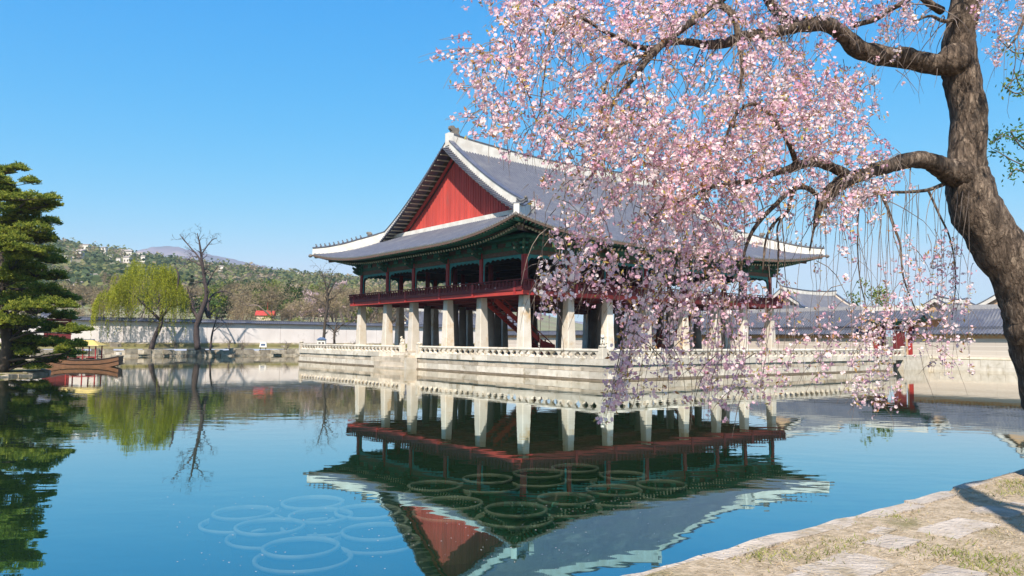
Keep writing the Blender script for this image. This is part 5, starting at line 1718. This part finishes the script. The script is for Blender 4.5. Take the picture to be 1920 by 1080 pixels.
# reeds by the islet
rs = np.random.RandomState(3)
n = 1500
C = np.c_[rs.uniform(-43, -34.5, n), rs.uniform(47.5, 51, n), np.full(n, .2)]
d = rs.normal(size=(n, 3)) * .12; d[:, 2] = rs.uniform(.3, .8, n)
V = np.empty((n, 4, 3)); V[:, 0] = C - [.02, 0, 0]; V[:, 1] = C + [.02, 0, 0]; V[:, 2] = C + d + [.008, 0, 0]; V[:, 3] = C + d - [.008, 0, 0]
o = inst('reeds', np_mesh('reeds', V.reshape(-1, 3), np.arange(4 * n).reshape(-1, 4), rs.rand(n), M['leaf_yellow'])); tag(o, kind='stuff')

# ================================================================== CHERRY TREE IN THE FOREGROUND
M['petal'] = leaf_mat('cherry_petals', [(0, (0.66, 0.34, 0.46)), (.3, (0.80, 0.49, 0.57)), (.65, (0.86, 0.63, 0.66)), (1, (0.90, 0.78, 0.75))], .42, .6)
M['bronze'] = leaf_mat('bronze_leaves', [(0, (0.36, 0.15, 0.06)), (.5, (0.50, 0.30, 0.09)), (1, (0.40, 0.38, 0.08))], .4, .55)
M['center'] = M['bronze']
CB = Vector((6.25, 8.75, BANK - .05))
cherry = thing('cherry_tree', 'big weeping cherry tree with thick dark trunk and hanging pink blossom at the right edge', 'tree', CB)
crg = random.Random(2024)
def cl(pp, sub=5, jit=.05):
    """pp: (px, py, half width px, ground distance)."""
    pts = [at(x, y, Y) - CB for x, y, r, Y in pp]
    return smooth_line(pts, [r / F * Y for x, y, r, Y in pp], sub, jit, crg)
trunk_pp = [(2035, 905, 92, 8.8), (2012, 860, 72, 8.8), (2002, 800, 62, 8.75), (1984, 740, 58, 8.7), (1958, 660, 54, 8.65), (1938, 600, 52, 8.6), (1918, 540, 49, 8.6), (1877, 465, 46, 8.6), (1834, 400, 48, 8.6), (1818, 345, 44, 8.6), (1813, 298, 37, 8.6), (1816, 213, 35, 8.6), (1804, 150, 36, 8.6), (1798, 105, 34, 8.6), (1800, 60, 29, 8.55), (1812, 0, 30, 8.5), (1835, -90, 27, 8.4), (1850, -200, 22, 8.2), (1830, -330, 18, 7.9), (1790, -480, 12, 7.5)]
limbs = [
    [(1803, 118, 24, 8.6), (1760, 122, 21, 8.55), (1700, 110, 19, 8.45), (1650, 103, 19, 8.4), (1610, 92, 18, 8.3), (1580, 65, 15, 8.2), (1552, 47, 14, 8.1), (1515, 46, 13, 8.0), (1480, 42, 12, 7.9), (1448, 8, 11, 7.8), (1420, -40, 9, 7.6), (1370, -110, 7, 7.2), (1300, -190, 5, 6.8), (1220, -260, 3, 6.4)],
    [(1520, 47, 11, 8.0), (1480, 54, 11, 7.8), (1440, 62, 11, 7.6), (1398, 68, 10.5, 7.4), (1360, 80, 10, 7.3), (1325, 84, 8.5, 7.1), (1290, 78, 7, 7.0), (1256, 80, 6, 6.8), (1222, 90, 5.2, 6.6), (1190, 86, 4.4, 6.4), (1158, 70, 3.8, 6.3), (1130, 57, 3.4, 6.2), (1083, 31, 3.0, 6.0), (1052, 44, 2.6, 5.9), (1030, 80, 2.2, 5.8), (1022, 130, 1.6, 5.7), (1012, 200, 1.2, 5.7)],
    [(1448, -10, 9, 7.4), (1390, -20, 8.5, 7.1), (1344, 3, 8, 6.9), (1297, 41, 7.5, 6.7), (1250, 75, 7, 6.5), (1219, 107, 6, 6.3), (1200, 130, 5, 6.2), (1187, 148, 4.4, 6.1), (1150, 192, 3.2, 5.9), (1135, 250, 2.6, 5.8), (1120, 310, 2.0, 5.7), (1090, 350, 1.5, 5.6)],
    [(1344, 3, 7, 6.9), (1376, 30, 7, 6.8), (1383, 63, 6, 6.75), (1388, 95, 4.4, 6.7), (1392, 130, 3.2, 6.7), (1386, 180, 2.2, 6.6), (1375, 240, 1.6, 6.5)],
    [(1230, 92, 5, 6.5), (1185, 112, 4.2, 6.3), (1150, 132, 3.4, 6.2), (1135, 165, 2.4, 6.1), (1128, 215, 1.6, 6.0)],
    [(1815, 330, 30, 8.55), (1785, 322, 24, 8.5), (1762, 312, 19, 8.45), (1743, 303, 17, 8.4), (1712, 299, 16, 8.3), (1675, 309, 14, 8.15), (1632, 322, 12.5, 8.0), (1592, 336, 13, 7.85), (1562, 354, 13.5, 7.75), (1545, 378, 13, 7.7), (1535, 394, 8, 7.7), (1526, 430, 2.2, 7.6), (1518, 470, 1.4, 7.6)],
    [(1592, 330, 10, 7.85), (1556, 312, 9.5, 7.7), (1520, 304, 9, 7.5), (1480, 317, 8, 7.3), (1445, 326, 6.5, 7.1), (1411, 339, 5, 6.9), (1365, 344, 4, 6.7), (1330, 352, 3.2, 6.5), (1290, 372, 2.6, 6.3), (1245, 388, 2.0, 6.1), (1215, 420, 1.4, 6.0)],
    [(1540, 372, 5.5, 7.7), (1512, 352, 5, 7.4), (1485, 356, 5, 7.3), (1452, 386, 4.6, 7.1), (1424, 415, 4.2, 7.0), (1404, 448, 3.4, 6.9), (1390, 500, 2.2, 6.8), (1385, 560, 1.5, 6.7)],
    [(1490, 354, 4.4, 7.3), (1481, 378, 3.8, 7.25), (1477, 396, 3.4, 7.2), (1452, 418, 3.0, 7.1), (1436, 450, 2.2, 7.0), (1430, 510, 1.5, 7.0)],
    [(1477, 396, 2.6, 7.2), (1458, 425, 2.0, 7.2), (1460, 470, 1.5, 7.2), (1456, 540, 1.1, 7.1)],
    [(1652, 364, 3.0, 7.9), (1664, 390, 3.0, 7.85), (1676, 425, 2.6, 7.8), (1688, 460, 2.0, 7.8), (1694, 520, 1.6, 7.8), (1720, 590, 1.2, 7.8)],
    [(1770, 345, 4, 8.5), (1740, 356, 3.4, 8.4), (1700, 360, 3.0, 8.2), (1655, 362, 2.6, 8.0), (1615, 380, 2.0, 7.8), (1608, 440, 1.4, 7.7), (1612, 520, 1.1, 7.7), (1628, 590, 0.9, 7.7)],
    [(1740, 356, 2.4, 8.4), (1760, 400, 2.0, 8.3), (1782, 450, 1.6, 8.3), (1792, 520, 1.2, 8.3), (1785, 600, 0.9, 8.3)],
    [(1600, 48, 5, 8.2), (1640, 36, 5.5, 8.1), (1665, 20, 5, 8.0), (1700, 0, 5.5, 7.9), (1745, -40, 6, 7.9), (1800, -90, 8, 8.2), (1835, -120, 10, 8.4)],
    [(1440, 210, 5, 7.0), (1470, 252, 5, 7.1), (1484, 280, 5, 7.2), (1492, 305, 5, 7.35)],
    [(1442, 214, 4, 7.0), (1410, 195, 3.4, 6.8), (1380, 215, 3.0, 6.6), (1362, 255, 2.6, 6.5), (1350, 300, 1.8, 6.4)],
    [(1830, -60, 12, 8.3), (1900, -120, 9, 8.4), (1980, -110, 7, 8.5), (2040, -40, 5, 8.6), (2060, 60, 3, 8.6)],
    [(1900, -120, 6, 8.4), (1930, -50, 4, 8.0), (1925, 20, 3, 7.9), (1905, 70, 2.4, 7.8), (1890, 90, 1.6, 7.8)],
    [(1765, 20, 8, 8.5), (1740, 5, 7, 8.4), (1715, -20, 6, 8.3), (1650, -80, 5, 8.0)],
    [(1815, 20, 6, 8.5), (1775, 40, 4, 8.3), (1745, 30, 2.6, 8.1), (1715, 40, 1.6, 8.0)],
    # boughs above the frame, reaching out over the bank and the water
    [(1850, -200, 16, 8.2), (1700, -420, 13, 7.0), (1500, -620, 10, 5.8), (1250, -800, 7, 4.8), (950, -900, 4, 4.2)],
    [(1790, -480, 10, 7.5), (1600, -800, 8, 6.0), (1400, -1300, 6, 4.4), (1200, -2000, 4, 3.2)],
    [(1700, -420, 9, 7.0), (1400, -420, 7, 6.4), (1100, -380, 5, 5.8), (900, -300, 3, 5.4)],
]
tl = cl([(x, y, r * (.90 if y < 420 else .97), Y) for x, y, r, Y in trunk_pp], 6, .03)
b = MB(); b.tube(tl[0], tl[1], 22)
# burls and ridged surface
for i, p in enumerate(b.v):
    q = Vector(p)
    k = i // 22
    c = tl[0][min(k, len(tl[0]) - 1)]
    d = q - c
    nz = mnoise.noise(Vector((q.x * 6, q.y * 6, q.z * 1.6))) * .09 + mnoise.noise(Vector((q.x * 16, q.y * 16, q.z * 4))) * .05
    b.v[i] = tuple(c + d * (1 + nz))
b.ball(tuple(at(1790, 112, 8.5) - CB), (.19, .17, .19), 14, 9, j=.04, rng=crg)
trunk_o = b.build('trunk', M['bark'], cherry, smooth=True)
limb_lines = [cl(pp) for pp in limbs]
for l in limb_lines:
    bb = MB().tube(l[0], l[1], 12 if max(l[1]) > .04 else 7)
    if max(l[1]) > .04:
        n_ = 12
        for i, p in enumerate(bb.v):
            q = Vector(p); c = l[0][min(i // n_, len(l[0]) - 1)]
            bb.v[i] = tuple(c + (q - c) * (1 + mnoise.noise(q * 7) * .16 + mnoise.noise(q * 19) * .08))
    bb.build('limb', M['bark'], cherry, smooth=True)
    if max(l[1]) > .06:   # knots and stubs
        pass

# blossom density over the picture of the crown as seen from the bank (0-9), 50 px cells from (800,-60)
DENS = {  # y: list of (x0, x1, d)
    -60: [(860, 1780, 6), (1830, 1990, 6)], 0: [(925, 1500, 8), (1500, 1760, 6), (1832, 1960, 7)], 30: [(925, 1500, 8), (1500, 1600, 6), (1600, 1760, 5), (1836, 1960, 7)],
    60: [(900, 1010, 6), (1010, 1110, 4), (1110, 1240, 6), (1240, 1400, 5), (1400, 1560, 7), (1600, 1700, 3), (1840, 1960, 6)], 90: [(850, 900, 4), (900, 1010, 7), (1010, 1110, 4), (1110, 1240, 5), (1240, 1400, 5), (1400, 1580, 7), (1640, 1740, 3), (1850, 1960, 4)],
    120: [(880, 1010, 6), (1010, 1120, 5), (1120, 1260, 4), (1260, 1370, 5), (1370, 1640, 8), (1640, 1760, 3), (1880, 1960, 3)], 150: [(890, 1000, 6), (1000, 1120, 6), (1120, 1260, 5), (1260, 1350, 4), (1350, 1620, 9), (1620, 1700, 4), (1700, 1740, 2)],
    180: [(890, 1000, 7), (1000, 1110, 6), (1110, 1250, 8), (1250, 1330, 3), (1330, 1620, 9), (1620, 1690, 3)], 210: [(900, 1000, 6), (1000, 1110, 6), (1110, 1270, 8), (1270, 1340, 4), (1340, 1600, 9), (1600, 1660, 4), (1680, 1720, 2)],
    240: [(925, 1000, 5), (1000, 1060, 4), (1060, 1280, 8), (1280, 1520, 8), (1520, 1660, 7), (1660, 1700, 3)], 270: [(945, 1000, 3), (1000, 1060, 4), (1060, 1280, 8), (1280, 1500, 9), (1500, 1680, 7), (1680, 1740, 3)],
    300: [(1010, 1060, 4), (1060, 1180, 6), (1180, 1480, 8), (1480, 1560, 6), (1560, 1700, 7), (1700, 1740, 2)], 330: [(1000, 1060, 5), (1060, 1200, 5), (1200, 1440, 8), (1440, 1540, 5), (1540, 1680, 7), (1680, 1720, 2)],
    360: [(985, 1050, 5), (1050, 1130, 4), (1130, 1230, 5), (1230, 1420, 7), (1420, 1520, 4), (1520, 1640, 7), (1640, 1700, 3)], 390: [(985, 1030, 2), (1030, 1120, 5), (1120, 1220, 4), (1220, 1400, 7), (1400, 1520, 2), (1520, 1600, 5), (1600, 1660, 2)],
    420: [(1030, 1100, 5), (1100, 1200, 4), (1200, 1390, 7), (1390, 1500, 1), (1520, 1620, 2), (1640, 1800, 2)], 450: [(1020, 1100, 5), (1100, 1200, 5), (1200, 1390, 8), (1390, 1480, 1), (1530, 1640, 2), (1680, 1810, 3)],
    480: [(1010, 1090, 6), (1090, 1380, 7), (1380, 1440, 3), (1440, 1540, 1), (1540, 1640, 2), (1680, 1820, 3)], 510: [(1005, 1080, 6), (1080, 1400, 7), (1400, 1450, 4), (1450, 1560, 2), (1560, 1660, 2), (1680, 1830, 3)],
    540: [(1000, 1060, 5), (1060, 1150, 3), (1150, 1420, 6), (1420, 1480, 3), (1480, 1560, 2), (1560, 1700, 3), (1700, 1830, 3)], 570: [(1000, 1030, 2), (1140, 1420, 5), (1420, 1480, 3), (1500, 1700, 3), (1700, 1830, 4)],
    600: [(1150, 1430, 4), (1430, 1500, 4), (1500, 1680, 4), (1690, 1830, 3)], 630: [(1160, 1210, 5), (1210, 1420, 4), (1420, 1500, 4), (1500, 1680, 4), (1700, 1830, 3)],
    660: [(1165, 1210, 6), (1210, 1400, 4), (1400, 1490, 4), (1500, 1660, 4), (1740, 1830, 3)], 690: [(1155, 1205, 6), (1205, 1300, 3), (1300, 1490, 4), (1500, 1580, 3), (1580, 1670, 4), (1780, 1830, 2)],
    720: [(1150, 1190, 6), (1190, 1260, 2), (1290, 1470, 4), (1570, 1670, 4)], 745: [(1148, 1175, 5), (1340, 1440, 3), (1600, 1660, 4)], 765: [(1150, 1165, 2), (1360, 1390, 3), (1620, 1650, 3)], 785: []}
DY = sorted(DENS)
def dens(x, y):
    if y < DY[0] or y > DY[-1]: return 0
    k = max(q for q in DY if q <= y)
    for x0, x1, d in DENS[k]:
        if x0 <= x < x1: return d
    return 0
def cdepth(x): return float(np.interp(x, [800, 1000, 1200, 1400, 1600, 1800, 1960], [5.4, 5.6, 6.0, 6.5, 7.2, 7.9, 8.0]))

def flowers(C, Nrm, size, rs):
    """Five-petalled blossoms: returns quads (5 per flower)."""
    n = len(C)
    Nrm = Nrm / np.linalg.norm(Nrm, axis=1, keepdims=True)
    a = rs.normal(size=(n, 3)); a -= Nrm * (a * Nrm).sum(1, keepdims=True); a /= np.linalg.norm(a, axis=1, keepdims=True)
    bb_ = np.cross(Nrm, a)
    V = np.empty((n, 20, 3))
    cup = rs.uniform(.15, .75, n)[:, None]
    s = size[:, None]
    for k in range(5):
        t = 2 * math.pi * k / 5
        dv = a * math.cos(t) + bb_ * math.sin(t)
        sv = -a * math.sin(t) + bb_ * math.cos(t)
        V[:, 4 * k] = C
        V[:, 4 * k + 1] = C + s * (dv * .62 - sv * .42 + Nrm * cup * .45)
        V[:, 4 * k + 2] = C + s * (dv * 1.0 + Nrm * cup * .8)
        V[:, 4 * k + 3] = C + s * (dv * .62 + sv * .42 + Nrm * cup * .45)
    return V

frs = np.random.RandomState(99)
strands = []   # each: (twig points, flower centres, mean distance)
def strand(x, y, D, L_, free=False, den=None):
    p = at(x, y, D)
    sway = Vector((crg.gauss(-.10, .22), crg.gauss(0, .2), 0))
    pts, fl = [p.copy()], []
    st = .05
    n = max(3, int(L_ / st))
    dirv = Vector((crg.gauss(-.35, .6), crg.gauss(-.1, .45), crg.uniform(-.5, .25)))
    for i in range(n):
        f = i / n
        dirv = (dirv * .86 + Vector((sway.x * .25, sway.y * .25, -1)) * .2 + Vector((crg.gauss(0, .10), crg.gauss(0, .10), 0))).normalized()
        p = p + dirv * st
        pts.append(p.copy())
        if p.z < .25: break
        u_, v_ = to_px(p)
        d = dens(u_, v_) if not free else den
        if d <= 0:
            if not free and crg.random() < .25: break
            continue
        if not free and p.y < LIMB_D.get((int(u_) // 6, int(v_) // 6), 0) and crg.random() < .8: continue
        if i % 2 == 0 and crg.random() < d / 9.0 * (.95 if v_ < 520 else .7):
            m = crg.choice((5, 6, 7, 8, 10))
            c = p + Vector((crg.gauss(0, .02), crg.gauss(0, .02), crg.gauss(-.012, .018)))
            for _ in range(m):
                o = Vector((crg.gauss(0, 1), crg.gauss(0, 1), crg.gauss(-.15, .8))).normalized()
                fl.append((c + o * crg.uniform(.018, .058), o))
    return pts, fl
LIMB_D = {}
for l in limb_lines:
    for p, r in zip(*l):
        u_, v_ = to_px(p + CB); D_ = (p + CB).y; rp = max(5, r / D_ * F)
        if r < .012: continue
        for a in range(int((u_ - rp) // 6), int((u_ + rp) // 6) + 1):
            for c in range(int((v_ - rp) // 6), int((v_ + rp) // 6) + 1): LIMB_D[(a, c)] = max(LIMB_D.get((a, c), 0), D_)
cells = []
for y in range(-60, 780, 15):
    for x in range(840, 1960, 15):
        d = dens(x, y + 10)
        if d: cells.append((x, y, d))
wts = np.array([c[2] ** 1.5 * (1.0 if c[1] < 400 else .72 if c[1] < 560 else .55) for c in cells]); wts = wts / wts.sum()
pick = frs.choice(len(cells), 1480, p=wts)
for k in pick:
    x, y, d = cells[k]
    x += crg.uniform(0, 15); y += crg.uniform(-25, 10)
    D = cdepth(x) + .25 + crg.gauss(0, .75)
    D = min(max(D, 5.0), 8.9)
    low = y > 400
    strands.append(strand(x, y, D, crg.uniform(.25, .75) if not low else crg.uniform(.3, .9)))
# long hanging whips of the lower right and the lower edge
for x, y0, y1, D in ((1192, 560, 765, 5.4), (1178, 590, 770, 5.4), (1205, 540, 720, 5.5), (1186, 600, 745, 5.35), (1198, 575, 735, 5.45), (1240, 560, 700, 5.7), (1262, 580, 730, 5.8), (1300, 560, 700, 5.9), (1330, 560, 760, 6), (1352, 580, 745, 6), (1378, 560, 775, 6.1), (1400, 570, 740, 6.2), (1432, 560, 750, 6.4), (1455, 540, 735, 6.5), (1480, 560, 720, 6.6), (1510, 540, 700, 6.8), (1530, 590, 690, 6.9), (1560, 560, 690, 7), (1585, 560, 735, 7.2), (1610, 560, 750, 7.3), (1635, 590, 780, 7.4), (1655, 600, 750, 7.5), (1625, 540, 770, 7.4), (1700, 440, 620, 7.8), (1720, 470, 640, 7.8), (1745, 450, 680, 7.9), (1770, 430, 660, 8), (1795, 450, 700, 8), (1815, 500, 700, 8.1), (1665, 470, 600, 7.6), (1690, 560, 650, 7.7)):
    for r_ in range(2):
        px_, Dd = x + crg.uniform(-8, 8), D + crg.gauss(0, .2)
        ys = 352 + crg.uniform(-6, 14) if x > 1495 else y0
        p = at(px_ + (y0 - ys) * .06, ys, Dd)
        pts, fl = [p.copy()], []
        zt, zf = at(px_, y1, Dd).z, at(px_, y0, Dd).z
        sx = crg.gauss(-.05, .06) if x > 1230 else -.22
        while p.z > zt:
            p = p + Vector((sx * .05 + crg.gauss(0, .004), crg.gauss(0, .004), -.05))
            pts.append(p.copy())
            if p.z < zf and crg.random() < (.95 if x < 1210 else .68):
                c = p + Vector((crg.gauss(0, .03), crg.gauss(0, .03), crg.gauss(-.012, .02)))
                for _ in range(crg.choice((2, 3, 4, 5) if x < 1210 else (2, 3, 4, 4))):
                    o = Vector((crg.gauss(0, 1), crg.gauss(0, 1), crg.gauss(-.2, .8))).normalized()
                    fl.append((c + o * crg.uniform(.014, .04), o))
        strands.append((pts, fl))
# thin outlying sprays at the upper left
for x, y, L_ in ((905, 95, .55), (885, 68, .25), (880, 160, .2), (895, 215, .3), (935, 255, .3)):
    for r_ in range(2):
        p = at(x, y + crg.uniform(-6, 6), 5.5); pts, fl = [p.copy()], []
        d = Vector((-1, -.1, crg.uniform(-.15, .1)))
        for i in range(int(L_ / .04)):
            d = (d + Vector((0, 0, -.03 + crg.gauss(0, .04)))).normalized(); p = p + d * .04; pts.append(p.copy())
            if i < L_ / .04 * .6 and crg.random() < .7:
                for _ in range(3):
                    o = Vector((crg.gauss(0, 1), crg.gauss(0, 1), crg.gauss(0, .8))).normalized(); fl.append((p + o * .025, o))
        strands.append((pts, fl))
vis_n = len(strands)
# unseen blossom strands added above the frame to shade the low strands and trunk
for k in range(380):
    if k < 190:
        while True:
            x, y, z = crg.uniform(-1.2, 2.2), crg.uniform(1.2, 4.4), crg.uniform(4.9, 6.6)
            xl, yl = x + .17 * (z - 1.1), y + .95 * (z - 1.7)
            zz = z - (5.8 - y) * 1.03
            if yl > 5.9 + (xl - .86) * .8 and .2 < zz < 3.3 and to_px((x, y, z - .8))[1] < -90 and to_px((x - .3, y, z))[0] > 800: break
    else:
        while True:
            x, y, z = crg.uniform(-1.5, 6.5), crg.uniform(4.5, 9.5), crg.uniform(7.2, 9.4)
            if to_px((x, y, z - .85))[1] < -40: break
    p = Vector((x, y, z)); pts, fl = [p.copy()], []
    for i in range(14):
        p = p + Vector((crg.gauss(-.01, .02), crg.gauss(0, .02), -.05)); pts.append(p.copy())
        c = p
        for _ in range(5):
            o = Vector((crg.gauss(0, 1), crg.gauss(0, 1), crg.gauss(0, 1))).normalized(); fl.append((c + o * crg.uniform(.02, .07), o))
    strands.append((pts, fl))

def spray_mesh(sts, name, rs, tw=.0032):
    """Twigs + flowers + bronze young leaves of several strands as one mesh with three materials."""
    tb = MB()
    C, Nn, S0 = [], [], []
    for pts, fl in sts:
        st_ = crg.gauss(0, .20)
        pp = pts[::2] if len(pts) > 4 else pts
        if len(pp) > 1:
            r = [tw * (1.3 - .9 * i / (len(pp) - 1)) for i in range(len(pp))]
            tb.tube([q - CB for q in pp], r, 3, 0, caps=False)
        for c, o in fl:
            C.append(c - CB); Nn.append(o); S0.append(st_)
    nT = len(tb.v)
    V = np.array(tb.v, float).reshape(-1, 3)
    Q = np.array(tb.f, int).reshape(-1, 4)
    mi = [0] * len(Q); tint = [0.0] * len(Q)
    if C:
        C = np.array(C, float); Nn = np.array(Nn, float)
        n = len(C)
        size = rs.uniform(.0125, .0200, n)
        FV = flowers(C, Nn, size, rs).reshape(-1, 3)
        FQ = np.arange(len(FV)).reshape(-1, 4) + len(V)
        ft = np.clip(.56 + np.array(S0) + rs.normal(size=n) * .22, 0, 1).repeat(5) + rs.normal(size=5 * n) * .06
        V = np.concatenate([V, FV]); Q = np.concatenate([Q, FQ]) if len(Q) else FQ
        mi += [1] * len(FQ); tint += list(np.clip(ft, 0, 1))
        # dark calyx and young leaves
        sel = rs.rand(n) < .30
        LC = C[sel] + rs.normal(size=(sel.sum(), 3)) * .018
        if len(LC):
            LV_, LQ = leaf_quads(LC, .021, rs, 0, .36)
            LQ = LQ + len(V)
            V = np.concatenate([V, LV_]); Q = np.concatenate([Q, LQ])
            mi += [2] * len(LQ); tint += list(rs.rand(len(LQ)))
    me = np_mesh(name, V, Q, tint, M['twig'])
    me.materials.append(M['petal']); me.materials.append(M['bronze'])
    me.polygons.foreach_set('material_index', np.array(mi, np.int32))
    return me
order = sorted(range(vis_n), key=lambda k: -len(strands[k][1]) / max(1, strands[k][0][0].y) ** 2)
big = order[:240]
for k in big:
    inst('blossom_spray', spray_mesh([strands[k]], 'blossom_spray', frs), cherry)
rest = [strands[k] for k in order[240:]] + strands[vis_n:]  # ends with the unseen strands added for their shade
o = inst('blossoms', spray_mesh(rest, 'blossoms', frs), cherry); tag(o, kind='stuff')
# bare thin twigs joining the limbs and hanging through the crown
lines, ends = [], []
for li, l in enumerate(limb_lines):
    n = len(l[0])
    for k in range(2, n, 2):
        if l[1][k] < .09 and crg.random() < (.18 if 5 <= li <= 12 else .5):
            dd = (l[0][k] - l[0][k - 1]).normalized()
            for _ in range(crg.choice((1, 1, 2))):
                v = Vector((crg.gauss(-.2, .6), crg.gauss(-.1, .5), crg.uniform(-.7, .5)))
                p = l[0][k].copy(); pts = [p.copy()]
                d = (dd * .5 + v).normalized()
                m = crg.randint(6, 12)
                for i in range(m):
                    d = (d * .85 + Vector((crg.gauss(0, .12), crg.gauss(0, .12), -.16))).normalized()
                    p = p + d * .09; pts.append(p.copy())
                tu, tv = to_px(pts[-1] + CB)
                if tu < 1100 and tv > 280: continue
                r0 = min(.008, max(.003, l[1][k] * .40))
                lines.append((pts, [r0 * (1 - .75 * i / m) for i in range(m + 1)]))
tag(inst('twigs', limb_mesh(lines, M['twig'], 'twigs', 5), cherry), kind='stuff')
print('FLOWERS', sum(len(s[1]) for s in strands), 'strands', len(strands))

# ---- neighbour at the right edge: a young tree with fresh green leaves, trunk outside the picture
TB = Vector((9.3, 11.2, BANK))
t = thing('young_tree', 'young tree with sparse fresh green leaves reaching in beside the cherry trunk', 'tree', TB)
lines = [smooth_line([Vector((0, 0, 0)), Vector((.05, 0, 1.8)), Vector((-.05, .1, 3.6)), Vector((.1, 0, 5.6)), Vector((0, 0, 6.6))], [.13, .11, .085, .05, .02], 4, .08, crg)]
C, T = [], []
for pp in ([(2020, 330), (1960, 290), (1920, 268), (1885, 255), (1862, 266)], [(2020, 330), (1950, 300), (1912, 272), (1895, 245)], [(2015, 300), (1945, 250), (1918, 244), (1880, 252), (1858, 268)], [(2030, 360), (1950, 320), (1908, 305), (1880, 290), (1862, 280)], [(2010, 380), (1940, 335), (1905, 318), (1890, 335)],
           [(2010, 190), (1950, 150), (1915, 140), (1885, 165)], [(2010, 190), (1940, 170), (1905, 175), (1880, 160)], [(2000, 120), (1940, 95), (1905, 100), (1870, 70)], [(2010, 200), (1950, 190), (1918, 170), (1900, 130)]):
    pts = [at(x, y, 10.8 - .15 * i) - TB for i, (x, y) in enumerate(pp)]
    l = smooth_line(pts, [.016 - .003 * i for i in range(len(pts))], 6, .2, crg)
    lines.append(([Vector((0, 0, pts[0].z - .6)), pts[0]], [.03, .017])); lines.append(l)
    for p in l[0][5:]:
        for _ in range(5):
            C.append(tuple(p + Vector((crg.gauss(0, .05), crg.gauss(0, .06), crg.gauss(0, .05))))); T.append(crg.random() * (.6 if pp[0][1] > 250 else 1))
inst('trunk', limb_mesh(lines, M['twig'], 'trunk', 7), t)
V, Q = leaf_quads(np.array(C), .030, frs, 0, .45)
M['fresh'] = leaf_mat('fresh_leaf', [(0, (0.05, 0.12, 0.03)), (.6, (0.12, 0.20, 0.04)), (1, (0.30, 0.30, 0.05))], .4)
inst('crown', np_mesh('crown', V, Q, T, M['fresh']), t)

# ---- a second tree behind the camera's right shoulder: its trunk throws the straight shadow over the bank
TB2 = Vector((3.72, 2.35, BANK - .05))
t = thing('bare_tree', 'straight bare trunk beside the path whose shadow falls across the bank slabs', 'tree', TB2)
lines = [smooth_line([Vector((0, 0, 0)), Vector((.03, 0, 2)), Vector((0, .05, 4)), Vector((.08, 0, 6.5)), Vector((.0, .1, 9))], [.22, .18, .165, .14, .06], 5, .05, crg)]
ends = []
for z_ in (6.6, 7.2, 7.9, 8.5, 9.0):
    a = crg.uniform(0, 6.28)
    grow(crg, Vector((.05, .02, z_)), Vector((math.cos(a), math.sin(a), .8)).normalized(), 1.6, .07, 3, lines, ends)
inst('trunk', limb_mesh(lines, M['bark'], 'trunk', 12), t)

# ---- thin spring haze
hz = bpy.data.materials.new('haze'); hz.use_nodes = True
hn = hz.node_tree
hn.nodes.remove(hn.nodes['Principled BSDF'])
pv = hn.nodes.new('ShaderNodeVolumePrincipled')
pv.inputs['Color'].default_value = (0.82, 0.88, 1.0, 1)
pv.inputs['Density'].default_value = 0.00016
pv.inputs['Anisotropy'].default_value = 0.2
hn.links.new(pv.outputs[0], hn.nodes['Material Output'].inputs['Volume'])
o = MB().box(-2400, 2400, -600, 3400, -2.6, 330).build('haze', hz)
tag(o, kind='stuff')
